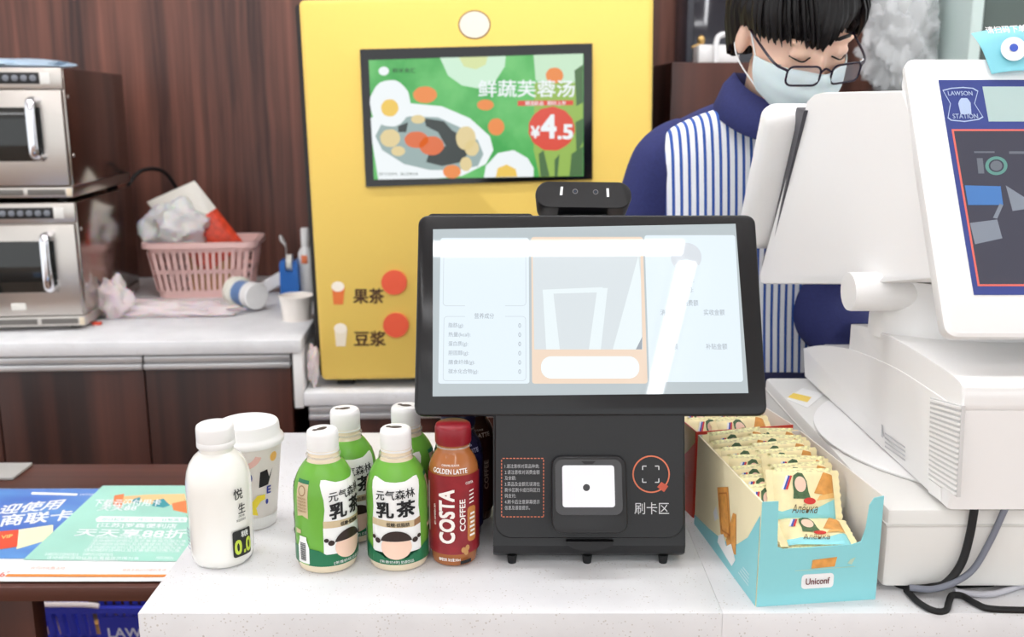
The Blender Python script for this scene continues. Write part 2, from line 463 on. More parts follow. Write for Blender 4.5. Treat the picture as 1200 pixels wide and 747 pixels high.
def zq(pl, q, sx=0.19167, sy=0.19167, ox=0, oy=560): return [pl.uv(ox + a * sx, oy + b * sy) for a, b in q]   # corners read in an enlarged crop
decal('lettering', [TQ('迎使用', zq(tpb, [(-20, 230), (350, 195), (412, 130), (20, 170)]), .02), TQ('商联卡', zq(tpb, [(-10, 305), (430, 260), (465, 195), (20, 230)]), .02), TQ('LAWSON', zq(tpb, [(488, 110), (582, 112), (588, 100), (494, 98)])), rq(zq(tpb, [(190, 104), (470, 112), (476, 99), (196, 90)]))], tpb.map, WI, pb, .0004)
decal('bank_card', rq(zq(tpb, [(100, 440), (322, 375), (325, 290), (112, 320)])), tpb.map, mat('card_cream', (240, 236, 196), .4), pb, .0004)
decal('bank_card', rq(zq(tpb, [(-60, 450), (105, 425), (115, 320), (-40, 335)])), tpb.map, RED, pb, .0006)
decal('lettering', TQ('VIP', zq(tpb, [(5, 380), (75, 370), (80, 350), (10, 358)]), .02), tpb.map, mat('print_gold', (240, 206, 120), .5), pb, .0008)
decal('lettering', TQ('62!', zq(tpb, [(-5, 610), (80, 600), (92, 575), (5, 580)])), tpb.map, RED, pb, .0004)
g = tp
def gq(q): return zq(tp, q)
o = decal('green_field', rq([(-.711, 1.320), (CL - .0125, 1.312), (CL - .0125, 1.605), (-.711, 1.605)]), tp.map, GREEN_P, pg, 0, cut=.02)
decal('orange_line', rq([(-.711, 1.268), (CL - .0125, 1.266), (CL - .0125, 1.2735), (-.711, 1.2755)]), tp.map, OR, pg, 0, cut=.03)
decal('artwork', [P2(gq([(700, 120), (900, 105), (1130, 100), (1140, 150), (1050, 165), (1000, 180), (880, 150), (760, 160)]))], tp.map, mat('art_peach', (238, 196, 140), .5), pg, .0002)
decal('artwork', [P2(gq([(940, 140), (1000, 130), (1040, 170), (1000, 185), (930, 175)])), P2(gq([(820, 130), (860, 120), (850, 160), (800, 150)]))], tp.map, mat('art_teal', (60, 150, 160), .5), pg, .0003)
decal('artwork', [P2(gq([(1050, 160), (1140, 140), (1145, 220), (1060, 200)])), P2(gq([(700, 110), (760, 100), (740, 190), (690, 170)]))], tp.map, mat('art_orange', (226, 130, 80), .5), pg, .0003)
decal('lettering', [TQ('天天享88折', gq([(450, 360), (1130, 375), (1150, 320), (480, 315)]), .015), TQ('[江苏]罗森便利店', gq([(590, 308), (1075, 318), (1085, 285), (600, 280)]), .012),
    TQ('下载云闪付用卡', gq([(560, 180), (980, 175), (990, 135), (590, 135)]), .01), TQ('天天88', gq([(590, 205), (830, 205), (840, 175), (620, 178)]), .01)]
    + [TQ('活动细则说明以及优惠使用范围为准', gq([(a, y + 9), (b, y + 13), (b, y - 5), (a + 10, y - 9)])) for y, a, b in ((368, 570, 1050), (388, 560, 1140), (408, 545, 1130), (428, 530, 1110), (446, 510, 1100), (470, 500, 690), (470, 270, 480), (492, 280, 850), (508, 490, 720), (492, 950, 1060))], tp.map, WI, pg, .0006)
decal('banner', [P2(gq([(590, 272), (1140, 275), (1145, 245), (610, 238), (585, 255)]))], tp.map, WI, pg, .0004)
decal('banner_lettering', [TQ('即日起至十二月三十一日每周五', gq([(620, 266), (1130, 270), (1132, 252), (628, 248)]))], tp.map, mat('print_teal', (110, 190, 170), .5), pg, .0007)
decal('footer_lettering', [TQ('云闪付优惠活动', gq([(185, 563), (395, 565), (400, 548), (190, 545)])), TQ('银联手机闪付便利生活', gq([(745, 575), (1010, 575), (1020, 560), (750, 560)]))], tp.map, mat('print_salmon', (226, 150, 130), .5), pg, .0006)
bm = NB(); box(bm, -1.05, -.885, 1.64, 1.715, TZ, TZ + .006, .002); tag(obj('tray', bm, mat('tray_grey', (170, 168, 164), .4), None, True, True, loc=(-.95, 1.68, TZ)), 'flat grey tray at the rear edge of the brown table', 'tray')

# blue shopping basket under the table
def lattice_basket(t, w, d, h, taper, m, nb, slot0, slot1, mid=None, thick=.003, rim=.012, rimr=.012):
    """tapering basket with vertical bars; origin bottom centre"""
    def sect(z, k=0.0):
        s = 1 - taper * (1 - z / h)
        return rrect(-w / 2 * s + k, -d / 2 * s + k, w / 2 * s - k, d / 2 * s - k, .03, 5)
    def band(z0, z1):
        b = NB()
        loft(b, [[(x, y, z0) for x, y in sect(z0)], [(x, y, z1) for x, y in sect(z1)], [(x, y, z1) for x, y in sect(z1, thick)], [(x, y, z0) for x, y in sect(z0, thick)], [(x, y, z0) for x, y in sect(z0)]], False)
        return b
    b = band(0, slot0); loft(b, [[(x, y, 0) for x, y in sect(0)], [(x, y, thick) for x, y in sect(0)]]); obj('base', b, m, t)
    obj('upper_band', band(slot1, h), m, t)
    if mid: obj('middle_band', band(mid - .006, mid + .006), m, t)
    b = NB()
    for i in range(nb):
        for side in range(4):
            L = (w if side % 2 == 0 else d)
            kk = nb if side % 2 == 0 else int(nb * d / w)
            if i >= kk: continue
            f = (i + .5) / kk * 2 - 1
            def pt(z, off):
                s = 1 - taper * (1 - z / h)
                if side == 0: return V((f * w / 2 * s * .93, -d / 2 * s + off, z))
                if side == 2: return V((f * w / 2 * s * .93, d / 2 * s - off, z))
                if side == 1: return V((w / 2 * s - off, f * d / 2 * s * .9, z))
                return V((-w / 2 * s + off, f * d / 2 * s * .9, z))
            hw = L / kk * .24
            dirv = V((1, 0, 0)) if side % 2 == 0 else V((0, 1, 0))
            loft(b, [[pt(z, 0) - dirv * hw, pt(z, 0) + dirv * hw, pt(z, thick) + dirv * hw, pt(z, thick) - dirv * hw] for z in (slot0 - .002, slot1 + .002)])
    obj('bars', b, m, t)
    b = NB(); o_ = rrect(-w / 2 - rimr, -d / 2 - rimr, w / 2 + rimr, d / 2 + rimr, .035, 5); i_ = sect(h, thick)
    loft(b, [[(x, y, h - rim) for x, y in o_], [(x, y, h) for x, y in o_], [(x, y, h) for x, y in i_], [(x, y, h - rim) for x, y in i_], [(x, y, h - rim) for x, y in o_]], False)
    obj('rim', b, m, t)
BLUE = mat('basket_blue', (44, 54, 172), 0.35)
t = thing('shopping_basket', 'blue plastic shopping basket on the floor under the brown table', 'basket', (-.79, 2.02, FZ))
lattice_basket(t, .47, .28, .277, .16, BLUE, 20, .03, .262, .200)
bl = Plane((-.79, 2.02 - .139, 0), (1, 0, 0), (0, .09, 1))
bm = NB(); prism(bm, [(-.075, .185), (.11, .185), (.11, .250), (-.075, .250)], lambda u, v, d: V((u, -.140 + (.277 - v) * .081 - d, v)), -.004, .002); obj('name_plate', bm, BLUE, t)
plate = Plane((-.79, 2.02 - .1400 + (.277 - .215) * .081, FZ + .215), (1, 0, 0), (0, -.081, 1))
decal('lettering', T('LAWSON', -.062, -.014, .075, .010, .02), plate.map, mat('print_greywhite', (210, 212, 230), .5), t, .0030)
bm = NB(); tube(bm, catmull([(-.235, -.12, .281), (-.2, -.15, .286), (-.10, -.153, .286), (-.07, -.15, .281)], 6), .0055, 8); obj('handle', bm, mat('handle_pale', (226, 214, 214), .4), t)
for i, (dx, dy, c) in enumerate(((-.12, -.05, (176, 130, 70)), (-.05, -.04, (226, 206, 180)), (.05, -.03, (150, 84, 56)))):
    bm = NB(); lathe(bm, [(.026, .0), (.028, .01), (.028, .13), (.02, .15), (.012, .16), (.012, .185)], 20)
    o = obj('drink_bottle', bm, mat('drink_%d' % i, c, .3), None, loc=(-.79 + dx, 2.02 + dy, FZ + .0035))
    tag(o, ['amber drink bottle inside the blue shopping basket', 'pale drink bottle inside the blue shopping basket', 'reddish brown drink bottle inside the blue shopping basket'][i], 'bottle')

# ------------------------------------------------------------------ back counters
ZL, ZR = 0.85, 0.717
STEP = -.512
t = thing('back_counter', 'white topped back counter with brown doors carrying the microwaves', 'counter', bk(-1.8, .4, FZ), BR)
def bbox(b, *a, **k): return box(b, *a, M=BM, **k)
bm = NB(); bbox(bm, -3.2, STEP, -.06, .855, ZL - .034, ZL, bev=.003); obj('worktop', bm, QUARTZ, t, True, True)
bm = NB(); bbox(bm, -3.2, STEP - .03, .05, .85, FZ, ZL - .036); bbox(bm, -3.2, STEP - .03, -.02, .05, .17, ZL - .036); obj('carcass', bm, WOODD, t, True, True)
bm = NB(); bbox(bm, STEP - .022, STEP, -.056, .855, ZR - .04, ZL - .0345, bev=.002); obj('end_panel', bm, WHITE, t, True, True)
for i in range(6):
    x1 = STEP - .030 - i * .352
    bm = NB(); bbox(bm, x1 - .348, x1, -.042, -.0205, .17, ZL - .074, bev=.0015); d = obj('door', bm, WOODD, t, True, True)
    bm = NB(); bbox(bm, x1 - .348, x1, -.046, -.022, ZL - .056, ZL - .040, bev=.002); bbox(bm, x1 - .348, x1, -.052, -.022, ZL - .072, ZL - .058, bev=.002); obj('handle_rail', bm, ALU, d, True, True)
t = thing('back_counter', 'lower white back counter under the yellow drink machine', 'counter', bk(.6, .4, FZ), BR)
bm = NB(); bbox(bm, STEP + .001, 2.6, -.06, .855, ZR - .034, ZR, bev=.003); obj('worktop', bm, QUARTZ, t, True, True)
bm = NB(); bbox(bm, STEP + .03, 2.6, .05, .85, FZ, ZR - .036); bbox(bm, STEP + .03, 2.6, -.02, .05, .17, ZR - .036); obj('carcass', bm, WOODD, t, True, True)
for i in range(6):
    x0 = STEP + .01 + i * .50
    bm = NB(); bbox(bm, x0, x0 + .495, -.042, -.0205, .17, ZR - .074, bev=.0015); d = obj('door', bm, WOODD, t, True, True)
    bm = NB(); bbox(bm, x0, x0 + .495, -.046, -.022, ZR - .056, ZR - .040, bev=.002); bbox(bm, x0, x0 + .495, -.052, -.022, ZR - .072, ZR - .058, bev=.002); obj('handle_rail', bm, ALU, d, True, True)

# ------------------------------------------------------------------ microwaves
GLASSD = mat('oven_glass', (26, 28, 27), 0.08, coat=0.4)
def microwave(loc, rz, label, badge):
    W, D, H = .46, .53, .307
    t = thing('microwave', label, 'microwave', loc, rz)
    bm = NB(); box(bm, -W, 0, .012, D, .026, H, .004); obj('body', bm, STEELS, t)
    bm = NB(); box(bm, -W, 0, .0, D, .0, .0255, .002); b = obj('base_rail', bm, STEEL, t)
    for x0, x1 in ((-.105, -.018), (-.21, -.115), (-.32, -.22)):
        bm = NB(); box(bm, x0, x1, -.002, .001, .006, .020, .001); obj('vent', bm, mat('vent_grey', (112, 108, 104), .5, .4), b)
    bm = NB(); box(bm, -.014, -.002, -.004, .001, .003, .022, .001); obj('corner_bracket', bm, mat('bracket', (220, 205, 180), .5), b)
    bm = NB(); box(bm, -W, -.001, .0, .012, H - .05, H, .003); cp = obj('control_panel', bm, STEEL, t)
    bm = NB(); box(bm, -.33, -.052, -.002, .001, H - .038, H - .011, .001); obj('keypad', bm, BLACK, cp)
    for i in range(9):
        bm = NB(); lathe(bm, [(.0075, 0), (.0075, .002), (.006, .003)], 14); 
        for v in bm.verts: v.co = V((-.066 - i * .0205 + v.co.x, -.002 - v.co.z, H - .0245 + v.co.y))
        obj('key', bm, mat('key_grey', (120, 124, 132), .4), cp)
    bm = NB(); box(bm, -.05, -.028, -.003, .001, H - .038, H - .011, .001); obj('start_key', bm, mat('key_pale', (226, 224, 220), .4), cp)
    bm = NB(); box(bm, -W, -.004, -.006, .012, .028, H - .052, .004); d = obj('door', bm, STEEL, t)
    bm = NB(); box(bm, -.40, -.055, -.008, -.004, .088, H - .092, .002); obj('window', bm, GLASSD, d)
    bm = NB()
    hp = catmull([(-.062, -.004, .098), (-.064, -.035, .100), (-.064, -.046, .115), (-.064, -.048, .16), (-.064, -.046, .215), (-.064, -.035, .230), (-.062, -.004, .232)], 5)
    tube(bm, hp, .0125, 10, .75); obj('handle', bm, CHROME, d)
    if badge:
        bm = NB(); box(bm, -.17, -.135, -.009, -.0055, .044, .062, .001); obj('badge', bm, mat('badge', (225, 222, 215), .4), d)
    for z in (.10, .24):
        bm = NB(); blob(bm, (.0, .03, z), (.003, .005, .005), (10, 6)); obj('screw', bm, STEEL, t)
    for x in (-W + .04, -.04):
        for y in (.05, D - .05):
            bm = NB(); lathe(bm, [(.014, -.012), (.016, 0)], 16, (x, y)); obj('foot', bm, RUBBER, t)
    return t
mz = ZL + .0122
p1 = onz(101, 382, ZL + .012)
microwave((p1.x, p1.y, mz), rad(6.5), 'lower stainless microwave oven standing on the white back counter', True)
p2 = ony(86, 231, p1.y + .004)
microwave((p2.x, p2.y, mz + .307 + .0122), rad(6.5), 'upper stainless microwave oven stacked on another microwave', False)
bm = NB()
for i in range(20):
    pass
topz = mz + .307 * 2 + .0123
def crumple(bm, c, r, amp, sc, seed, n=(40, 24), M=None, flat_z=None):
    vs = blob(bm, (0, 0, 0), r, n)
    for v in vs:
        p = v.co.copy(); d = p.normalized()
        q = V((p.x / r[0], p.y / r[1], p.z / r[2]))
        k = noise.noise(q * sc + V((seed, 0, 0))) * amp + abs(noise.noise(q * sc * 2.3 + V((0, seed, 0)))) * amp * .6
        p = p * (1 + k)
        if M: p = M @ p
        v.co = p + V(c)
        if flat_z is not None and v.co.z < flat_z: v.co.z = flat_z + (random.random() * .0008)
FILM = mat('plastic_film', (250, 248, 250), 0.3, alpha=0.8, sss=.5)
FILMP = mat('plastic_film_pink', (252, 236, 238), 0.3, alpha=0.7, sss=.5)
bm = NB(); crumple(bm, (0, 0, .012), (.16, .10, .016), .25, 2.2, 4.0, (36, 14), None, .0008)
tag(obj('plastic_bag', bm, mat('film_blue', (200, 224, 244), .3, alpha=.8), None, loc=(p2.x - .22, p2.y + .16, topz)), 'pale blue flattened plastic bag lying on the upper microwave', 'bag')
pts = [bk(-1.12, .62, 1.16), bk(-1.08, .66, 1.21), bk(-1.03, .74, 1.19), bk(-1.0, .82, 1.05), bk(-1.0, .845, .86)]
bm = NB(); tube(bm, catmull(pts, 8), .006, 8); tag(obj('power_cord', bm, RUBBER, None, True, True, loc=pts[-1]), 'black power cord behind the upper microwave', 'cord')

# ------------------------------------------------------------------ clutter on the back counter
PINK = mat('basket_pink', (240, 200, 194), 0.4)
pk = onz(230, 352, ZL); 
t = thing('storage_basket', 'pink slotted plastic basket stuffed with bags', 'basket', (pk.x, pk.y + .12, ZL), rad(7))
lattice_basket(t, .31, .20, .165, .17, PINK, 15, .022, .135, .078, .003, .016, .010)
bx_ = V((pk.x, pk.y + .12, ZL))
bm = NB(); crumple(bm, (0, 0, 0), (.088, .075, .070), .42, 1.6, 11.0, (48, 30)); tag(obj('plastic_bag', bm, FILM, None, loc=bx_ + V((-.075, -.02, .200))), 'crumpled clear plastic bag spilling over the pink basket', 'bag')
# snack bag: pillow with a pointed top, white above and red below
def snack_bag():
    bm = NB(); n = 14; k = 18; w, h = .15, .27
    sides = []
    for s in (1, -1):
        G = []
        for j in range(k + 1):
            row = []
            for i in range(n + 1):
                a = i / n * 2 - 1; b = j / k
                th = .024 * (1 - a * a) ** .6 * (math.sin(PI * min(1, b * 1.02)) ** .55 if 0 < b < 1 else 0)
                th *= 1 + .25 * noise.noise(V((a * 3, b * 4, s * 2)))
                top = 1 - .25 * max(0, b - .75) * (1 + a)
                row.append(bm.verts.new((a * w / 2, s * th, b * h * top)))
            G.append(row)
        for j in range(k):
            for i in range(n):
                f = bm.faces.new((G[j][i], G[j][i + 1], G[j + 1][i + 1], G[j + 1][i])); f.material_index = 1 if (j + .5) / k < .50 else 0
    bmesh.ops.remove_doubles(bm, verts=bm.verts, dist=1e-5)
    return bm
o = obj('snack_bag', snack_bag(), [mat('foil_white', (236, 232, 222), .25), mat('foil_red', (222, 74, 46), .3, noise_amt=.25, noise_scale=60)], None)
o.location = bx_ + V((.055, .0, .10)); o.rotation_euler = (rad(-8), rad(-36), rad(10)); tag(o, 'white and red foil snack bag poking out of the pink basket', 'bag')
bm = NB(); box(bm, -.06, .06, -.04, .04, 0, .13, .003, M=Matrix.Rotation(.1, 4, 'Z')); tag(obj('carton', bm, mat('kraft', (206, 164, 110), .7), None, loc=bx_ + V((.0, .04, .004))), 'kraft carton inside the pink basket', 'box')
# crumpled pink film on the counter
f0 = onz(170, 372, ZL)
bm = NB(); crumple(bm, (0, 0, .012), (.17, .05, .024), .45, 2.6, 3.0, (50, 20), None, .001); tag(obj('plastic_bag', bm, FILMP, None, loc=(f0.x + .035, f0.y + .030, ZL)), 'pinkish crumpled plastic bag lying flat before the basket', 'bag')
f1 = onz(122, 376, ZL)
bm = NB(); crumple(bm, (0, 0, .05), (.042, .035, .055), .4, 2.0, 8.0, (36, 24), None, .001); tag(obj('plastic_bag', bm, FILMP, None, loc=(f1.x + .022, f1.y + .03, ZL)), 'upright crumpled clear bag beside the lower microwave', 'bag')
f2 = onz(114, 381, ZL); bm = NB(); box(bm, -.012, .012, -.006, .006, 0, .008, .003); tag(obj('wrapper', bm, RED, None, loc=(f2.x, f2.y, ZL)), 'small red wrapper beside the lower microwave foot', 'wrapper')
# jar lying on its side
ja = onz(292, 366, ZL)
t = thing('jar', 'white lidded jar with blue label lying on its side', 'jar', (ja.x - .018, ja.y + .04, ZL), rad(46))
def lying(prof, m, name, seg=28):
    bm = NB(); lathe(bm, prof, seg)
    for v in bm.verts: v.co = V((v.co.x, -v.co.z, v.co.y + .044))
    return obj(name, bm, m, t)
lying([(.036, -.055), (.043, -.05), (.044, -.03), (.036, -.024)], mat('jar_cream', (244, 240, 226), .35), 'base')
lying([(.0335, -.024), (.0335, .025)], mat('jar_blue', (104, 136, 186), .4), 'label_band')
lying([(.034, .025), (.037, .027), (.037, .055), (.034, .058)], WHITE, 'lid')
# little carton, tape dispenser, spray bottle, cup
q = onz(312, 350, ZL); bm = NB(); box(bm, -.045, .045, -.02, .02, .0, .035, .003, M=Matrix.Translation((0, 0, .012)) @ Matrix.Rotation(-.5, 4, 'Y')); tag(obj('paper_carton', bm, PAPERW, None, loc=(q.x, q.y + .1, ZL)), 'small white paper carton between jar and tape dispenser', 'box')
q = onz(334, 351, ZL); t = thing('tape_dispenser', 'blue tape dispenser standing beside the yellow machine', 'dispenser', (q.x, q.y + .08, ZL), rad(4))
bm = NB(); prism(bm, [(-.028, 0), (.028, 0), (.026, .095), (.020, .105), (.012, .10), (.010, .07), (-.010, .07), (-.012, .10), (-.022, .105), (-.027, .095)], lambda u, v, d: V((u, d, v)), -.02, .03); obj('body', bm, mat('tape_blue', (44, 112, 196), .35), t, angle=30)
bm = NB(); lathe(bm, [(.024, -.008), (.024, .008)], 24)
for v in bm.verts: v.co = V((v.co.z, v.co.x + .005, v.co.y + .095))
obj('tape_roll', bm, mat('tape_white', (236, 234, 226), .5), t)
q = onz(352, 350, ZL); t = thing('spray_bottle', 'slim white bottle with orange mark against the yellow machine', 'bottle', (q.x, q.y + .10, ZL))
bm = NB(); lathe(bm, [(.02, 0), (.022, .005), (.022, .12), (.014, .135), (.011, .14)], 24); obj('body', bm, WHITE, t)
bm = NB(); lathe(bm, [(.0125, .14), (.0125, .19), (.01, .195)], 20); obj('cap', bm, WHITE, t)
bm = NB(); box(bm, -.009, .009, -.0235, -.02, .09, .115, .002); obj('sticker', bm, mat('sticker_orange', (240, 130, 84), .5), t)
q = onz(344, 379, ZL); t = thing('paper_cup', 'squat cream paper cup at the counter edge near yellow machine', 'cup', (q.x, q.y + .045, ZL))
bm = NB(); lathe(bm, [(.036, 0), (.044, .062), (.0455, .064), (.044, .066), (.042, .064), (.035, .004)], 32); obj('body', bm, mat('cup_cream', (246, 238, 230), .5), t)
q = onz(330, 350, ZL); bm = NB(); tube(bm, catmull([(0, 0, .10), (.0, .005, .14), (-.012, .01, .16), (-.016, .012, .175)], 5), [.003, .003, .003, .003, .003, .004, .008, .011, .013, .014, .0145, .014, .013, .011, .008, .003][:16], 10, .4)
tag(obj('spoon', bm, WHITE, None, loc=(q.x, q.y + .08, ZL)), 'white plastic spoon head above the blue tape dispenser', 'spoon')
# plastic wrapper squeezed between end panel and machine
bm = NB(); crumple(bm, (0, 0, .06), (.013, .015, .045), .5, 2.2, 21.0, (30, 20), None, .001); q = bk(STEP + .022, -.02, ZR); tag(obj('plastic_bag', bm, FILMP, None, loc=q), 'crumpled film wedged between counter end and yellow machine', 'bag')

# ------------------------------------------------------------------ yellow drink machine
m0 = onz(377, 446, ZR + .022); 
MX0, MY0, MZ0 = m0.x, m0.y, ZR + .022
MW, MH = .805, .895
MR = rad(1.0)
t = thing('drink_machine', 'tall yellow drink dispenser with a landscape menu screen', 'dispenser', (MX0 + MW / 2, MY0 + .3, ZR), 0)
MP = Plane((MX0, MY0, MZ0), (math.cos(MR), 0, math.sin(MR)), (-math.sin(MR), .0, math.cos(MR)))
bm = NB()
outl = rrect(0, 0, MW, MH, .012, 4)
rings = []
for d, k in ((-.02, 0.0), (-.006, 0.0), (0.0, .007)):
    rings.append([MP.map(u + (k if u < MW / 2 else -k), v + (k if v < MH / 2 else -k), d) for u, v in outl])
loft(bm, rings); obj('front_panel', bm, YELLOW, t, True, True)
bm = NB(); prism(bm, rrect(-.013, .006, MW + .004, MH - .006, .01, 4), MP.map, -.60, -.0205); obj('cabinet', bm, mat('machine_black', (30, 27, 26), .4), t, True, True)
for ux in (.05, MW - .05):
    for d in (-.06, -.54):
        bm = NB(); q = MP.map(ux, 0, d); box(bm, q.x - .02, q.x + .02, q.y - .02, q.y + .02, ZR + .0005, ZR + .029); obj('foot', bm, RUBBER, t, True, True)
# screen
fr = MP.pts([(429, 219), (694, 210), (694, 51), (422, 58)])
bm = NB(); prism(bm, fr, MP.map, .0005, .006); s = obj('menu_screen', bm, BLACKG, t, True, True)
SP = Plane(MP.map(0, 0, .0062), MP.U, MP.W)
def sq(x, y): return SP.uv(420 + x * .23333, 50 + y * .23333)
def S(*L): return P2([sq(*p) for p in L])
def SE(cx, cy, rx, ry, n=24, a=0):
    return P2([sq(cx + rx * math.cos(2 * PI * k / n + a) * (1 + .02 * math.sin(k * 2.1)), cy + ry * math.sin(2 * PI * k / n + a) * (1 + .02 * math.sin(k * 1.7))) for k in range(n)])
def em(name, c, e=.55):
    m = mat('screen_' + name, c, .25, emit=e * 1.3)
    m.node_tree.nodes['Principled BSDF'].inputs['Base Color'].default_value = (.03, .03, .03, 1)
    return m
def scr_green():
    m = bpy.data.materials.new('screen_green'); m.use_nodes = True; nt = m.node_tree; b = nt.nodes['Principled BSDF']; b.inputs['Roughness'].default_value = .25
    tc = nt.nodes.new('ShaderNodeTexCoord'); n = nt.nodes.new('ShaderNodeTexNoise'); n.inputs['Scale'].default_value = 9; n.inputs['Detail'].default_value = 4; r = nt.nodes.new('ShaderNodeValToRGB')
    nt.links.new(tc.outputs['Object'], n.inputs['Vector']); nt.links.new(n.outputs['Fac'], r.inputs[0]); nt.links.new(r.outputs[0], b.inputs['Emission Color']); b.inputs['Base Color'].default_value = (.03, .03, .03, 1); b.inputs['Emission Strength'].default_value = .75
    r.color_ramp.elements[0].position = .35; r.color_ramp.elements[0].color = srgb((40, 160, 62)); r.color_ramp.elements[1].position = .72; r.color_ramp.elements[1].color = srgb((110, 200, 110))
    return m
decal('picture', S((52, 88), (1130, 55), (1130, 670), (78, 688)), SP.map, scr_green(), s, .0003)
WS = em('white', (240, 246, 248)); YS = em('yolk', (240, 200, 84)); CRS = em('carrot', (236, 138, 62)); BRS = em('broth', (150, 172, 170)); KELP = em('kelp', (42, 56, 54), .4); LE = em('leek', (150, 186, 80)); LD = em('leekdark', (70, 110, 60)); EGG = em('eggflower', (226, 206, 150)); PALE = em('palegreen', (200, 232, 200))
decal('picture', [S((880, 62), (1128, 55), (1128, 210), (1060, 200), (890, 190))], SP.map, PALE, s, .0005)
decal('picture', [S((885, 200), (1128, 190), (1128, 668), (910, 675), (880, 540))], SP.map, LE, s, .0005)
decal('picture', [S((1090, 400), (1128, 380), (1128, 500), (1095, 560)), S((1070, 560), (1128, 520), (1128, 668), (1060, 670)), S((1085, 140), (1128, 110), (1128, 300), (1095, 320)), S((905, 560), (930, 540), (960, 672), (915, 674)), S((985, 590), (1010, 560), (1000, 672), (985, 672))], SP.map, LD, s, .0007)
decal('picture', [S((410, 76), (740, 68), (735, 120), (690, 190), (600, 230), (520, 215), (450, 165))], SP.map, em('paleegg', (206, 238, 212)), s, .0005)
decal('picture', [S((505, 74), (650, 70), (640, 110), (590, 135), (530, 120))], SP.map, em('paleyolk', (214, 226, 160)), s, .0007)
decal('picture', [S((70, 500), (62, 380), (120, 340), (260, 305), (420, 320), (560, 380), (660, 470), (678, 540), (640, 610), (520, 670), (400, 682), (100, 688))], SP.map, WS, s, .0007)
decal('picture', [S((85, 470), (120, 400), (260, 370), (400, 375), (520, 430), (600, 490), (628, 560), (600, 620), (500, 640), (360, 640), (230, 610), (120, 540))], SP.map, BRS, s, .0009)
decal('picture', [S((330, 380), (430, 395), (470, 440), (520, 470), (560, 540), (520, 600), (420, 620), (340, 600), (360, 540), (440, 520), (400, 450), (340, 420)), S((200, 420), (250, 400), (240, 450), (200, 450))], SP.map, KELP, s, .0011)
decal('picture', [SE(160, 480, 50, 45), SE(200, 545, 35, 25), SE(540, 480, 50, 60), SE(570, 530, 36, 40), SE(540, 610, 30, 36), SE(300, 385, 35, 22)], SP.map, EGG, s, .0012)
decal('picture', [SE(292, 488, 60, 42), SE(368, 518, 62, 48)], SP.map, em('carrot2', (222, 106, 50)), s, .0014)
decal('picture', [SE(335, 262, 60, 42), SE(638, 313, 42, 27), SE(692, 423, 41, 43), SE(470, 648, 45, 34), SE(985, 165, 44, 40)], SP.map, CRS, s, .0015)
decal('picture', [SE(160, 305, 102, 118), S((630, 678), (640, 620), (700, 555), (780, 540), (850, 580), (880, 630), (880, 674))], SP.map, WS, s, .0016)
decal('picture', [SE(158, 328, 44, 44), S((690, 676), (700, 630), (745, 612), (790, 635), (798, 673))], SP.map, YS, s, .0018)
decal('price_disc', [SE(970, 433, 116, 110, 40)], SP.map, em('red', (222, 70, 48)), s, .0018)
decal('red_bar', [S((800, 292), (1080, 290), (1078, 314), (800, 318))], SP.map, em('red', (222, 70, 48)), s, .0018)
def ST(body, x0, y0, x1, y1, bold=.02): return TQ(body, [sq(x0, y1), sq(x1, y1), sq(x1, y0), sq(x0, y0)], bold)
decal('lettering', [ST('鲜蔬芙蓉汤', 602, 188, 1086, 274, .016), ST('¥', 865, 418, 912, 480, .04), ST('4', 915, 360, 995, 482, .05), ST('.5', 1000, 410, 1078, 486, .05), ST('精选新品', 838, 294, 930, 316, .01), ST('限时上市', 950, 293, 1042, 315, .01)], SP.map, WS, s, .0021)
decal('lettering', [ST('鲜米食汇', 172, 128, 288, 152, .01), ST('图片仅供参考，请以实物为准', 105, 652, 300, 668, 0)], SP.map, em('dark', (40, 80, 50), .3), s, .0021)
decal('emblem', [SE(128, 143, 26, 22)], SP.map, WS, s, .0021)
# emblem on top: a plain cream disc with a brown rim (the mascot itself is left out)
def mq(x, y): return MP.uv(x, y)
def ME(cx, cy, rx, ry, n=28): return [mq(cx + rx * math.cos(2 * PI * k / n), cy + ry * math.sin(2 * PI * k / n)) for k in range(n)]
decal('emblem', P2(ME(556, 29, 19, 17)), MP.map, mat('emblem_rim', (120, 72, 40), .5), t, .0006)
decal('emblem', P2(ME(556, 29, 17.5, 15.5)), MP.map, mat('emblem_cream', (250, 238, 214), .5), t, .0010)
BRN = mat('print_brown', (78, 48, 30), .5)
decal('lettering', [TQ('果茶', MP.quad(414, 338, 450, 356), .025), TQ('豆浆', MP.quad(415, 388, 452, 406), .025)], MP.map, BRN, t, .0008)
for cx, cy, lab in ((462, 331, 'round coral button'), (464, 381, 'round coral button')):
    bm = NB(); prism(bm, ME(cx, cy, 15, 14.5), MP.map, .0002, .004); obj('button', bm, mat('button_coral', (230, 92, 62), .45), t, True, True)
for cx, cy, c in ((396, 345, (232, 120, 60)), (399, 394, (240, 228, 206))):
    decal('cup_icon', P2([mq(cx - 7, cy - 8), mq(cx + 8, cy - 8), mq(cx + 6, cy + 12), mq(cx - 5, cy + 12)]), MP.map, mat('icon_%d' % cx, c, .5), t, .0008)
    decal('cup_icon', P2(ME(cx, cy - 9, 7.5, 6)), MP.map, mat('icon_lid', (250, 240, 224), .5), t, .0010)

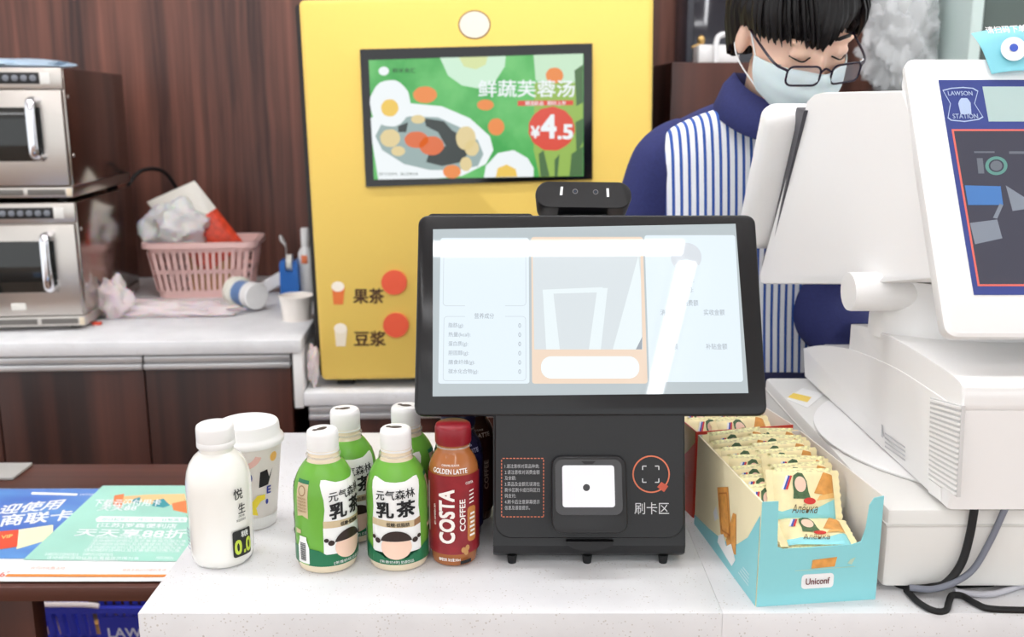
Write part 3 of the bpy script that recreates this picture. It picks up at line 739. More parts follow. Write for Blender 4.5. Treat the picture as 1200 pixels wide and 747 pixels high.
# ------------------------------------------------------------------ things behind the cashier
f3 = bk(.40, .50, 0)
t = thing('refrigerator', 'dark glass fronted refrigerator column behind the cashier', 'refrigerator', bk(.72, .6, ZR), BR)
bm = NB(); bbox(bm, .565, .98, .68, .85, ZR + .001, 2.2, bev=.006); obj('body', bm, mat('fridge_black', (40, 40, 50), .25), t, True, True)
bm = NB(); bbox(bm, .585, .96, .672, .6795, ZR + .05, 2.1, bev=.002); obj('glass_door', bm, mat('fridge_glass', (34, 34, 44), .06, coat=.3), t, True, True)
t = thing('cabinet', 'tall grey green metal cabinet against the wood wall', 'cabinet', bk(1.6, .6, ZR), BR)
bm = NB(); bbox(bm, 1.27, 2.3, .30, .85, ZR + .001, 2.3, bev=.004); obj('body', bm, mat('cabinet_green', (84, 96, 92), .4), t, True, True)
bm = NB(); bbox(bm, 1.235, 1.268, .27, .85, ZR + .001, 2.3, bev=.003); obj('side_strip', bm, mat('strip_pale', (196, 212, 208), .4), t, True, True)
bm = NB(); bbox(bm, 1.28, 1.63, .290, .299, ZR + .04, 2.28, bev=.002); obj('door', bm, mat('cabinet_green', (84, 96, 92), .4), t, True, True)
bm = NB(); bbox(bm, 1.635, 1.99, .290, .299, ZR + .04, 2.28, bev=.002); obj('door', bm, mat('cabinet_green', (84, 96, 92), .4), t, True, True)
# brown shelf box and white pitcher
t = thing('shelf_unit', 'small dark brown wooden box between machine and refrigerator', 'shelf', bk(.43, .2, ZR), BR)
bm = NB(); bbox(bm, .40, .62, .10, .36, ZR + .001, 1.505, bev=.003); obj('body', bm, WOODD, t, True, True)
wq = ony(838, 95, 2.55)
t = thing('pitcher', 'white pitcher with metal handle and brass knob behind the cashier', 'pitcher', (wq.x, 2.60, 1.5055))
bm = NB(); box(bm, -.043, .06, -.04, .04, 0, .045, .004); obj('body', bm, WHITE, t)
bm = NB(); tube(bm, catmull([(-.0, -.045, .0), (0, -.045, .05), (.012, -.045, .068), (.05, -.045, .07)], 6), .007, 8); obj('handle', bm, mat('handle_white', (235, 235, 235), .3), t)
bm = NB(); blob(bm, (-.03, 0, .058), (.010, .010, .013)); tube(bm, [(-.03, 0, .05), (-.055, -.01, .04)], .003, 8); obj('knob', bm, mat('brass', (196, 160, 100), .3, .8), t)
# coffee machine with plastic-wrapped hopper
t = thing('coffee_machine', 'black coffee machine with a film covered hopper behind the cashier', 'coffee machine', bk(1.1, .4, ZR), BR)
bm = NB(); bbox(bm, .985, 1.225, .25, .80, ZR + .001, 1.44, bev=.01); obj('body', bm, BLACKG, t, True, True)
q = bk(1.12, .44, 0)
bm = NB(); lathe(bm, [(.05, 1.44), (.06, 1.47), (.075, 1.55), (.085, 1.66), (.085, 1.69), (.08, 1.70)], 28, (q.x, q.y)); obj('hopper', bm, mat('hopper_clear', (206, 208, 208), .15, alpha=.7), t, True, True)
bm = NB(); lathe(bm, [(.07, 1.70), (.07, 1.73), (.06, 1.74)], 24, (q.x, q.y)); obj('hopper_lid', bm, BLACK, t, True, True)
bm = NB(); bbox(bm, .995, 1.05, .235, .2495, 1.30, 1.43, bev=.003); obj('panel', bm, ALU, t, True, True)
bm = NB(); crumple(bm, (0, 0, .13), (.092, .09, .14), .40, 3.2, 31.0, (80, 50)); tag(obj('plastic_bag', bm, mat('film_clear', (240, 242, 244), .08, alpha=.32), None, loc=(q.x - .01, q.y - .02, 1.442)), 'clear plastic bag draped over the coffee machine hopper', 'bag')

# ------------------------------------------------------------------ payment terminal
bl_, br_, tl_, tr_ = atk(485, 488, 1.08), atk(900, 487.5, 1.08), atk(487, 252, 1.134), atk(882, 249, 1.134)
TP = Plane(bl_, br_ - bl_, (tl_ + tr_ - bl_ - br_))
TWd, THt = (br_ - bl_).length, (tl_ - bl_).length
t = thing('payment_terminal', 'black self checkout terminal with a wide tilted touch screen', 'terminal', (.085, 1.09, CT))
bm = NB(); o0 = rrect(0, 0, TWd, THt, .011, 5)
def inset(pts, k, w, h): return [(k + u * (w - 2 * k) / w, k + v * (h - 2 * k) / h) for u, v in pts]
loft(bm, [[TP.map(u, v, d) for u, v in inset(o0, k, TWd, THt)] for d, k in ((-.020, .012), (-.014, .003), (-.004, 0), (-.001, .0008), (0, .002))])
scr = obj('screen_housing', bm, mat('bezel_black', (26, 26, 28), .22), t, True, True)
bm = NB(); prism(bm, rrect(.03, .03, TWd - .03, THt - .02, .01, 4), TP.map, -.045, -.0201); obj('rear_cover', bm, BLACK, t, True, True)
def glassy(name, c, e):
    m = mat(name, c, .012, emit=.86, coat=0.0, spec=.5)
    m.node_tree.nodes['Principled BSDF'].inputs['Base Color'].default_value = (.02, .02, .02, 1)
    return m
UI0 = glassy('ui_grey', (176, 186, 190), .62)
UIW = glassy('ui_white', (218, 230, 238), .72)
UIP = glassy('ui_peach', (228, 206, 186), .68)
UIV = glassy('ui_video', (206, 214, 218), .62)
UIB = glassy('ui_bright', (232, 242, 246), .75)
UIS = glassy('ui_soft', (222, 232, 235), .7)
UIT = glassy('ui_text', (150, 158, 166), .6)
UIL = glassy('ui_line', (192, 200, 206), .65)
def tq_(L): return P2(TP.pts(L))
decal('display', tq_([(507, 465), (877, 461), (862, 262.5), (507.5, 269)]), TP.map, UI0, scr, .0003)
decal('card', P2(rrect(*TP.R(515, 279, 620, 450), .003)), TP.map, UIW, scr, .0006)
decal('card', P2(rrect(*TP.R(623, 278, 756, 450), .003)), TP.map, UIP, scr, .0006)
decal('card', P2(rrect(*TP.R(758, 276, 866, 448), .003)), TP.map, UIW, scr, .0006)
decal('video', tq_([(626, 410), (753, 410), (750, 288), (624, 288)]), TP.map, UIV, scr, .0009)
decal('video_detail', [tq_([(636, 345), (706, 343), (706, 337), (636, 340)]), tq_([(636, 340), (648, 340), (656, 410), (640, 410)]), tq_([(700, 338), (712, 338), (704, 410), (690, 410)]), tq_([(718, 410), (748, 300), (751, 330), (752, 410)])], TP.map, UIS, scr, .0011)
decal('video_detail', [tq_([(752, 410), (745, 410), (752.5, 395)])], TP.map, UIT, scr, .0013)
decal('field', P2(rrect(*TP.R(634, 418, 749, 444), .0115, 8)), TP.map, UIB, scr, .0009)
def frame2(x0, y0, x1, y1, r, w):
    a = TP.R(x0, y0, x1, y1); return ring2d(rrect(*a, r, 4), rrect(a[0] + w, a[1] + w, a[2] - w, a[3] - w, max(.0005, r - w), 4))
decal('lines', [frame2(519.5, 285, 616.5, 359, .004, .0006), frame2(519.5, 371, 616.5, 447, .004, .0006)], TP.map, UIL, scr, .0009)
decal('text_gap', [rq(TP.quad(545, 357, 592, 373))], TP.map, UIW, scr, .0011)
tx = [T('营养成分', *TP.R(556, 367.5, 579, 374))]
for i, (s_, w_) in enumerate((('脂肪(g):', 18), ('热量(kcal):', 26), ('蛋白质(g):', 23), ('胆固醇(g):', 24), ('膳食纤维(g):', 31), ('碳水化合物(g):', 35))):
    y = 382 + i * 10.8
    tx += [T(s_, *TP.R(525.5, y - 3.2, 525.5 + w_, y + 3.2)), T('0', *TP.R(607.5, y - 2.6, 610.5, y + 2.6))]
tx += [T('姓名:', *TP.R(797, 325, 813, 332)), T('部门:', *TP.R(798, 337, 812, 343)), T('消费额', *TP.R(800, 352, 818, 359)), T('消费金额', *TP.R(774, 363, 798, 370)), T('实收金额', *TP.R(824.5, 363, 849, 370)), T('补贴金额', *TP.R(827, 403, 852, 410)), T('余额', *TP.R(782, 403, 794, 410))]
decal('lettering', tx, TP.map, UIT, scr, .0012)
av = [TP.uv(804 + 18 * math.cos(2 * PI * k / 28), 302 + 17 * math.sin(2 * PI * k / 28)) for k in range(28)]
decal('avatar', P2(av), TP.map, glassy('ui_avatar', (206, 212, 218), .66), scr, .0009)
decal('avatar', [P2([TP.uv(*p) for p in ((790, 312), (797, 306), (804, 304), (812, 307), (819, 312), (814, 317), (804, 319.5), (795, 317))])], TP.map, UIW, scr, .0011)
# rear cover lip and camera bar
bm = NB(); prism(bm, rrect(*TP.R(499, 243.5, 626, 262), .006, 4), TP.map, -.040, -.021); obj('rear_lip', bm, BLACK, t, True, True)
c0 = atk(684, 230, 1.15); CP = Plane(c0, (1, 0, -.012), (0, .45, .89))
cw, ch = 113 / F * 1.15, 37 / F * 1.15
bm = NB(); so = rrect(-cw / 2, -ch / 2 + .004, cw / 2, ch / 2, .0155, 8)
loft(bm, [[CP.map(u * k, v * k - (.004 if d < -.01 else 0), d) for u, v in so] for d, k in ((-.034, .96), (-.005, 1.0), (-.001, .99), (0, .965))]); cb = obj('camera_bar', bm, BLACK, t, True, True)
for px in (674, 698):
    a = CP.uv(px, 224.5 + (px - 674) * .03)
    decal('lens', ring2d(ellip(*a, .0032, .0032, 20), ellip(*a, .0022, .0022, 20)), CP.map, mat('lens_ring', (120, 120, 124), .3, .5), cb, .0003)
    decal('lens', P2(ellip(*a, .0012, .0012, 12)), CP.map, mat('lens_blue', (60, 70, 90), .2), cb, .0003)
decal('logo_mark', [P2([CP.uv(656, 229), CP.uv(659, 229), CP.uv(660, 219), CP.uv(657, 219)]), P2([CP.uv(711, 231), CP.uv(714, 231), CP.uv(713.5, 221), CP.uv(710.5, 221)])], CP.map, PAPERW, cb, .0003)
bm = NB(); q = CP.map(0, -ch / 2, -.02); box(bm, q.x - .03, q.x + .03, q.y - .01, q.y + .014, q.z - .03, q.z + .004, .002); obj('camera_mount', bm, BLACK, t, True, True)
# base
bx0, bx1 = -.0208, .1915
PB = Plane((bx0, 1.0085, .932), (1, 0, 0), (0, .030, .128))
BWd = bx1 - bx0
prof = [(1.016, .909), (1.008, .915), (1.0055, .925), (1.0085, .936), (1.042, 1.066), (1.052, 1.085), (1.10, 1.13), (1.14, 1.13), (1.19, 1.02), (1.20, .92), (1.195, .909)]
bm = NB()
rings = []
for x, k in ((bx0, .004), (bx0 + .003, .0), (bx1 - .003, 0), (bx1, .004)):
    cy_, cz_ = 1.10, 1.0
    rings.append([(x, y + (cy_ - y) * k * 10 * .1, z + (cz_ - z) * k * 10 * .1) for y, z in prof])
loft(bm, rings); obj('base', bm, BLACK, t, True, True, angle=25)
# the sloping face plate with rounded lower corners
pw = PB.pts([(576, 490)])[0]
def arcs():
    r = .018; pts = []
    w, h = BWd, .140
    x0 = .0015; x1 = w - .0015; y0 = .0015
    for cx, cy, a0 in ((x0 + r, y0 + r, 180), (x1 - r, y0 + r, 270)):
        for k in range(7): a = rad(a0 + 90 * k / 6); pts.append((cx + r * math.cos(a), cy + r * math.sin(a)))
    pts += [(x1, h), (x0, h)]
    return pts
bm = NB(); ap = arcs()
loft(bm, [[PB.map(u, v, d) for u, v in ap] for d in (-.004, .0035)] + [[PB.map(BWd / 2 + (u - BWd / 2) * .985, .07 + (v - .07) * .985, .005) for u, v in ap]]); fp = obj('face_plate', bm, BLACK, t, True, True)
PF = Plane(PB.map(0, 0, .005), PB.U, PB.W)
# scanner
sc_o = [PF.uv(*p) for p in ((646, 620), (733, 620), (733, 534), (646, 534))]
u0, v0, u1, v1 = sc_o[0][0], sc_o[0][1], sc_o[1][0], sc_o[2][1]
so = rrect(u0, v0, u1, v1, .011, 6)
def hgt(v): return .008 + .020 * (1 - (v - v0) / (v1 - v0))
def scan_ring(k, dh, flat=False):
    cu, cv = (u0 + u1) / 2, (v0 + v1) / 2
    out = []
    for u, v in so:
        uu, vv = cu + (u - cu) * k, cv + (v - cv) * k
        out.append(PF.map(uu, vv, (-.001 if flat else hgt(vv) + dh)))
    return out
bm = NB(); loft(bm, [scan_ring(1, 0, True), scan_ring(1, -.003), scan_ring(.985, -.001), scan_ring(.955, 0)]); sn = obj('scanner', bm, BLACK, t, True, True)
SN = Plane(V(PF.map(u0, v0, hgt(v0))), PF.U, PF.map(u0, v1, hgt(v1)) - PF.map(u0, v0, hgt(v0)))
sx0, sy0, sx1, sy1 = SN.R(651, 539, 729, 604)
bm = NB(); prism(bm, rrect(sx0, sy0, sx1, sy1, .008, 5), SN.map, .0002, .0012); obj('scanner_rim', bm, mat('scanner_grey', (58, 58, 60), .4), sn, True, True)
wq_ = SN.R(659, 546, 720, 595)
bm = NB(); prism(bm, rrect(*wq_, .003, 4), SN.map, .0012, .0022); wn = obj('scan_window', bm, mat('scan_white', (222, 222, 228), .25, emit=.05), sn, True, True)
wi = SN.R(674, 559, 716, 589)
decal('scan_glow', P2(rrect(*wi, .001, 3)), SN.map, mat('scan_white2', (240, 240, 244), .2, emit=.12), sn, .0024)
decal('scan_eye', P2([SN.uv(687 + 4.2 * math.cos(2 * PI * k / 20), 572 + 4.2 * math.sin(2 * PI * k / 20)) for k in range(20)]), SN.map, mat('eye_dark', (50, 50, 52), .4), sn, .0028)
decal('arrow_mark', P2([SN.uv(681, 541), SN.uv(698, 541), SN.uv(694, 544.5), SN.uv(685, 544.5)]), SN.map, INK, sn, .0014)
# prints on the face plate
GREYW = mat('print_grey', (206, 206, 208), .5); ORNG = mat('print_coral', (212, 116, 84), .5)
a = PF.uv(763, 556); b_ = PF.uv(785, 556)[0] - a[0]
decal('ring_mark', ring2d(ellip(*a, b_, b_, 36), ellip(*a, b_ - .0016, b_ - .0016, 36)), PF.map, ORNG, fp, .0004)
decal('ring_mark', rq([PF.uv(770, 571), PF.uv(778, 577), PF.uv(783, 570), PF.uv(775, 565)]), PF.map, mat('print_brick', (190, 84, 62), .5), fp, .0007)
br2 = []
for sx, sy in ((-1, -1), (1, -1), (1, 1), (-1, 1)):
    cx_, cy_ = 762.5 + sx * 9.5, 556 + sy * 9.5
    br2 += [rq(PF.quad(min(cx_, cx_ - sx * 4.5), cy_ - .6, max(cx_, cx_ - sx * 4.5), cy_ + .6)), rq(PF.quad(cx_ - .6, min(cy_, cy_ - sy * 4.5), cx_ + .6, max(cy_, cy_ - sy * 4.5)))]
decal('bracket_mark', br2, PF.map, GREYW, fp, .0004)
decal('lettering', T('刷卡区', *PF.R(743.5, 589, 784, 603)), PF.map, GREYW, fp, .0004)
lines = ['1.请注意核对菜品种类;', '2.请注意核对消费金额', '及余额;', '3.菜品及金额无误请在', '刷卡区刷卡或扫码区扫', '码支付;', '4.刷卡后注意屏幕提示', '信息及语音提示。']
ends = [632, 632.5, 604.5, 632.5, 632.5, 604.5, 632.5, 621]
decal('lettering', [T(s_, *PF.R(591.5, 544.2 + i * 6.95, e_, 549.2 + i * 6.95)) for i, (s_, e_) in enumerate(zip(lines, ends))], PF.map, mat('print_dim', (178, 178, 180), .5), fp, .0004)
ds = []
for i in range(12):
    for y in (537.5, 606): ds.append(rq(PF.quad(588 + i * 4.1 + 1, y - .55, 588 + i * 4.1 + 3.6, y + .55)))
for i in range(17):
    for x in (587.8, 637): ds.append(rq(PF.quad(x - .5, 538.5 + i * 4 + .5, x + .5, 538.5 + i * 4 + 3)))
decal('dashed_frame', ds, PF.map, ORNG, fp, .0004)
bm = NB(); n_ = 14
a0 = [(bx0 + BWd / 2 + .026 * math.cos(PI + PI * k / n_), .011 * math.sin(PI + PI * k / n_)) for k in range(n_ + 1)]
loft(bm, [[(x, 1.0060 - d - .002, .9330 + z) for x, z in a0] for d in (0, .0055)]); obj('finger_tab', bm, BLACK, t, True, True)
for px in (600, 688, 777):
    q = onz(px, 660, CT)
    bm = NB(); lathe(bm, [(.0045, CT + .0002), (.0058, CT + .010)], 16, (q.x, 1.016)); obj('foot', bm, RUBBER, t, True, True)
for x in (bx0 + .02, bx1 - .02):
    bm = NB(); lathe(bm, [(.0045, CT + .0002), (.0058, CT + .010)], 16, (x, 1.18)); obj('foot', bm, RUBBER, t, True, True)

# ------------------------------------------------------------------ bottles and cup on the front counter
def spot(px, py, r):
    """axis position of a round base whose nearest rim point shows at px,py"""
    q = onz(px, py, CT); d = V((q.x, q.y, 0)).normalized(); return V((q.x + d.x * r, q.y + d.y * r, CT))
LEAF = mat('label_green', (108, 172, 62), .3); DKG = mat('label_dark_green', (28, 112, 74), .3); LW = mat('label_white', (240, 240, 238), .3); TAN = mat('label_tan', (206, 186, 150), .35); TAND = mat('label_tan_dark', (150, 112, 76), .35)
MILK = mat('milk_tea', (232, 216, 188), .12, coat=.5)
CLEARN = mat('clear_pet', (236, 232, 224), .06, alpha=.35)
def milktea():
    t = thing('milk_tea_bottle', 'x', 'bottle', (0, 0, 0), 0, 'milk tea bottles on the counter')
    R = .0335
    prof = [(.026, .0), (.0315, .0015), (.0328, .005), (R, .009), (R, .014), (R, .080), (.0333, .088), (.0322, .096), (.0300, .104), (.0268, .111), (.0225, .1175), (.0185, .122), (.0172, .125), (.0172, .1345)]
    bm = NB(); lathe(bm, prof[:5], 44); lathe(bm, [(R, .014)] + [(r - .0004, z) for r, z in prof[5:]], 44); obj('body', bm, MILK, t)
    lab = [(r + .0005, z) for r, z in prof if .009 <= z <= .1225]
    lp = [(R + .0004, .010)] + lab[1:]
    bm = NB(); lathe(bm, lp, 48, cap=False); lb = obj('label', bm, LEAF, t)
    bm = NB(); lathe(bm, [(.0190, .1265), (.0190, .1285), (.0175, .1285), (.0175, .1265)], 36, cap=False); obj('neck_ring', bm, CLEARN, t)
    bm = NB(); lathe(bm, [(.0168, .1345), (.0172, .136), (.0172, .151), (.0165, .1545), (.0150, .156)], 40)
    cp = obj('cap', bm, WHITE, t)
    bm = NB(); lathe(bm, [(.0174, .1318), (.0174, .1340)], 36); obj('tamper_ring', bm, WHITE, t)
    decal('cap_print', [P2(ellip(0, .001, .007, .004, 20)), P2(ellip(-.008, .003, .003, .003, 10))], lambda u, v, d: V((u, v, .156 + d)), mat('cap_ink', (70, 60, 56), .5), cp, .0003, world=False)
    mp = rev_map(prof, R)
    C = .0035
    def st(v): return v if v < .026 else .026 + (v - .026) * 1.13
    for sgn in (0, PI * R):
        def sh(pts): return [(p[0] + sgn, st(p[1])) for p in pts]
        panel = sh([(-.0285, .030), (-.0285, .050), (-.0275, .060), (-.0262, .070), (-.0268, .080), (-.0290, .088), (-.0305, .094), (-.0295, .0985), (-.024, .0985), (-.012, .0955), (0, .095), (.012, .0955), (.024, .0985), (.0295, .0985), (.0305, .094), (.0290, .088), (.0268, .080), (.0262, .070), (.0275, .060), (.0285, .050), (.0285, .030), (.029, .012), (-.029, .012)])
        decal('white_panel', P2(panel), mp, LW, lb, .0010, C, False)
        hill = sh([(-.046, .0102), (.046, .0102), (.046, .030), (.034, .0285), (.026, .024), (.016, .0185), (.006, .016), (-.006, .016), (-.016, .0185), (-.026, .024), (-.034, .0285), (-.046, .030)])
        decal('green_hill', P2(hill), mp, DKG, lb, .0013, C, False)
        decal('tan_band', rq(sh([(-.0282, .0515), (.020, .0495), (.020, .0562), (-.0282, .0585)])), mp, TAN, lb, .0013, C, False)
        decal('tan_band', rq(sh([(.020, .0495), (.0282, .0515), (.0282, .0585), (.020, .0562)])), mp, TAND, lb, .0013, C, False)
        decal('lettering', [TQ('元气森林', sh([(-.0215, .0775), (.0215, .0800), (.0215, .0895), (-.0215, .0870)]), .012), TQ('乳', sh([(-.0215, .0595), (-.0015, .0600), (-.0015, .0765), (-.0215, .0760)]), .035), TQ('茶', sh([(.0010, .0605), (.0215, .0610), (.0215, .0780), (.0010, .0775)]), .035), TQ('低糖·低脂肪', sh([(-.010, .0515), (.0145, .0508), (.0145, .0550), (-.010, .0558)]), .01)], mp, INK, lb, .0017, C, False)
        decal('lettering', [TQ('[茉香奶绿]', sh([(-.0185, .0115), (.003, .0115), (.003, .0152), (-.0185, .0152)])), TQ('奶茶饮品', sh([(.0045, .0115), (.0185, .0115), (.0185, .0150), (.0045, .0150)]))], mp, LW, lb, .0017, C, False)
        # plain stand-in for the printed figure: a peach disc under a dark cap shape
        decal('printed_disc', P2(sh(ellip(0, .0300, .0165, .0135, 30))), mp, mat('print_peach', (242, 206, 184), .4), lb, .0016, C, False)
        decal('printed_cap', [P2(sh(ellip(0, .0335, .0172, .0135, 26, 12, 168))), P2(sh(ellip(-.0205, .036, .0035, .0028, 12))), P2(sh(ellip(.0205, .036, .0035, .0028, 12))), P2(sh(ellip(-.0255, .039, .0025, .0022, 10))), P2(sh(ellip(.0255, .039, .0025, .0022, 10)))], mp, mat('print_umber', (48, 32, 28), .4), lb, .0019, C, False)
    for sgn in (-PI * R / 2, PI * R / 2):
        def sh(pts): return [(p[0] + sgn, st(p[1])) for p in pts]
        decal('gold_tag', P2(sh([(-.008, .060), (0, .0625), (.008, .060), (.0085, .094), (-.0085, .094)])), mp, TAN, lb, .0010, C, False)
        decal('gold_tag', [P2(sh([(-.0088, .094), (.0088, .094), (.0088, .0975), (-.0088, .0975)]))], mp, DKG, lb, .0011, C, False)
        decal('tag_ring', [ring2d(sh(ellip(0, .087, .0052, .0052, 20)), sh(ellip(0, .087, .0042, .0042, 20)))] + [TQ('奶茶香醇鲜奶茶叶', sh([(-.0065, .0785 - k * .0032), (.0065, .0785 - k * .0032), (.0065, .0808 - k * .0032), (-.0065, .0808 - k * .0032)])) for k in range(5)], mp, TAND, lb, .0014, C, False)
        decal('barcode_tag', P2(sh([(-.008, .012), (.008, .012), (.008, .030), (.005, .038), (.005, .041), (-.005, .041), (-.005, .038), (-.008, .030)])), mp, LW, lb, .0016, C, False)
        decal('barcode', [rq(sh([(-.004, .015 + k * .0011), (.004, .015 + k * .0011), (.004, .0155 + k * .0011 + .0003 * (k % 2)), (-.004, .0155 + k * .0011 + .0003 * (k % 2))])) for k in range(18)], mp, INK, lb, .0019, C, False)
        decal('tan_flag', [rq(sh([(-.012, .042), (-.003, .043), (-.003, .047), (-.012, .047)]))], mp, TAN, lb, .0012, C, False)
    return t
mt = milktea()
for i, (px, py, rz, lab) in enumerate(((385, 674, 54, 'milk tea bottle turned to show its gold tag and barcode'), (468, 672, 3, 'milk tea bottle with front lettering facing out beside the red coffee bottle'),
        (410, 640, 26, 'milk tea bottle standing behind the two front green bottles, beside barcode one'), (479, 635, -14, 'milk tea bottle mostly hidden behind the red coffee bottle'))):
    b_ = mt if i == 0 else copy_tree(mt)
    b_.location = spot(px, py, .0335); b_.rotation_euler = (0, 0, rad(rz)); b_['label'] = lab

def costa(body, wrap, cap, letter, flavour, label, loc, rz, extra=True):
    t = thing('coffee_bottle', label, 'bottle', loc, rad(rz), 'coffee bottles by the terminal')
    R = .0278
    prof = [(.020, 0), (.0245, .002), (.0255, .005), (.0262, .012), (R, .018), (R, .09), (R, .106), (.0268, .114), (.024, .121), (.0205, .127), (.0185, .130), (.0178, .133), (.0178, .139)]
    bm = NB(); lathe(bm, prof, 44, sq=0); obj('body', bm, body, t)
    bm = NB(); lathe(bm, [(R + .0005, .0165), (R + .0005, .108)], 48, cap=False); lb = obj('wrap', bm, wrap, t)
    bm = NB(); lathe(bm, [(.0195, .1385), (.0200, .140), (.0200, .155), (.0190, .1585), (.0170, .160)], 40); cp = obj('cap', bm, cap, t)
    bm = NB(); lathe(bm, [(.0190, .1345), (.0190, .1365)], 36); obj('neck_ring', bm, CLEARN, t)
    mp = rev_map([(R, 0), (R, .106)] + prof[6:], R)
    C = .0035
    decal('lettering', [T('COSTA', -.0130, .030, .0045, .093, .05, rot=90)], mp, letter, lb, .0012, C, False)
    decal('lettering', [T('COFFEE', .0095, .044, .0160, .081, .03, rot=90), T(flavour, -.0205, .1105, .0190, .1160, .03), T('CARAMEL FLAVOR', -.0105, .1185, .0105, .1205, .01), T('EST. LONDON 1971', -.0195, .050, -.0175, .074, .01, rot=90)], mp, letter, lb, .0012, C, False)
    if extra:
        decal('side_text', [rq([(-.0300 - .004 * k, .040 + .004 * k), (-.0285 - .004 * k, .040 + .004 * k), (-.0285 - .004 * k, .098 - .006 * k), (-.0300 - .004 * k, .098 - .006 * k)]) for k in range(2)] + [T('COSTA', .0165, .0975, .0260, .1005, .02)] + [rq([(.021, .088 - k * .0045), (.027, .089 - k * .0045), (.027, .0905 - k * .0045), (.021, .0895 - k * .0045)]) for k in range(4)], mp, letter, lb, .0012, C, False)
        decal('tan_tab', P2(rrect(.0185, .030, .030, .071, .004, 4)), mp, mat('tab_tan', (196, 128, 66), .35), lb, .0010, C, False)
        decal('tab_text', [rq([(.021 + k % 2 * .001, .036 + k * .005), (.028, .0365 + k * .005), (.028, .039 + k * .005), (.021 + k % 2 * .001, .0385 + k * .005)]) for k in range(6)], mp, letter, lb, .0014, C, False)
        decal('bean_mark', [P2(ellip(.0155 + a, .0215 + b, .0026, .0034, 16)) for a, b in ((-.002, 0), (.0025, .002), (.001, -.003))], mp, mat('bean_tan', (190, 140, 84), .4), lb, .0012, C, False)
        decal('volume_text', T('咖啡饮料 净含量:300ml', -.014, .0085, .010, .0125, .015), mp, letter, t, .0006, C, False)
        decal('date_patch', rq([(.010, .0045), (.023, .0055), (.023, .0095), (.010, .0085)]), mp, INK, t, .0006, C, False)
    return t
LATTE = mat('latte_plastic', (172, 104, 56), .15, coat=.4); CRIM = mat('label_crimson', (140, 34, 42), .35, noise_amt=.14, noise_scale=70)
LETW = mat('label_lettering', (246, 240, 234), .4)
costa(LATTE, CRIM, mat('cap_crimson', (138, 26, 38), .3), LETW, 'GOLDEN LATTE', 'red coffee bottle with golden shoulder and crimson cap', spot(533, 666, .0262), -4)
costa(mat('mocha_plastic', (74, 44, 30), .15, coat=.4), mat('label_mocha', (64, 28, 24), .35), mat('cap_mocha', (86, 36, 30), .3), mat('letter_dim', (190, 170, 158), .4), 'CAFE LATTE', 'dark brown coffee bottle tucked behind the terminal base', V((-.0505, 1.145, CT)), 16, False)
costa(mat('navy_plastic', (44, 40, 72), .15, coat=.4), mat('label_navy', (36, 34, 78), .35), mat('cap_navy', (40, 36, 70), .3), mat('letter_pale', (170, 168, 200), .4), 'FLAT WHITE', 'navy blue coffee bottle directly behind the red coffee bottle', V((-.0625, 1.0885, CT)), 18, False)

# white yoghurt bottle
yb = spot(263, 669, .034)
t = thing('yogurt_bottle', 'white drinkable yogurt bottle with black and lime label', 'bottle', yb, rad(4))
R = .0355
YM = mat('yogurt_white', (240, 238, 232), .18, coat=.5)
prof = [(.027, 0), (.031, .0015), (.0335, .006), (.0345, .012), (.0350, .060), (.0355, .085), (.0352, .096), (.0335, .106), (.0300, .115), (.0250, .1225), (.0205, .1265), (.0185, .1285), (.0185, .134)]
bm = NB(); rings = []
seg = 56
for r, z in prof:
    ring = []
    k8 = .55 * min(1, max(0, (z - .004) / .01)) * min(1, max(0, (.112 - z) / .02))
    for i in range(seg):
        a = 2 * PI * i / seg
        oct_ = math.cos(PI / 4) / math.cos(((a + PI / 4 + PI / 2) % (PI / 2)) - PI / 4)
        s_ = 1 + k8 * .16 * (min(1.18, oct_ / .78) - 1.0)
        ring.append((r * s_ * math.cos(a + .5), r * s_ * math.sin(a + .5), z))
    rings.append(ring)
loft(bm, rings); obj('body', bm, YM, t)
bm = NB(); rr_ = []
for k, (r, z) in enumerate([(.0200, .1335), (.0206, .1345), (.0206, .140), (.0202, .1405), (.0204, .141), (.0204, .1545), (.0196, .1575), (.0175, .1590)]):
    rr_.append([((r + (.0002 if i % 2 else 0)) * math.cos(2 * PI * i / 60), (r + (.0002 if i % 2 else 0)) * math.sin(2 * PI * i / 60), z) for i in range(60)])
loft(bm, rr_); obj('cap', bm, WHITE, t)
mp = rev_map([(r + .0008, z) for r, z in prof], R)
C = .0035
decal('lettering', [TQ('悦', [(.0225, .080), (.0335, .080), (.0335, .0925), (.0225, .0925)], .01), TQ('生', [(.0270, .063), (.0360, .063), (.0360, .075), (.0270, .075)], .01), TQ('鲜活发酵乳', [(.0245, .054), (.0365, .054), (.0365, .057), (.0245, .057)]), TQ('风味', [(.027, .0585), (.035, .0585), (.035, .0615), (.027, .0615)])], mp, INK, t, .0012, C, False)
decal('dark_badge', P2(rrect(.0190, .013, .0420, .044, .0025, 4)), mp, mat('badge_black', (34, 36, 34), .4), t, .0012, C, False)
decal('badge_lettering', [TQ('0', [(.0205, .016), (.0290, .016), (.0290, .0335), (.0205, .0335)], .05), TQ('.0', [(.0310, .016), (.0415, .016), (.0415, .0335), (.0310, .0335)], .05)], mp, mat('badge_lime', (196, 214, 74), .4), t, .0016, C, False)
decal('badge_lettering', [TQ('糖', [(.0285, .035), (.0380, .035), (.0380, .0425), (.0285, .0425)], .01)], mp, LW, t, .0016, C, False)
decal('side_print', [ring2d(rrect(-.0440, .058, -.0330, .078, .003, 4), rrect(-.0432, .0588, -.0338, .0772, .0025, 4))], mp, mat('print_leaf', (120, 190, 130), .5), t, .0012, C, False)
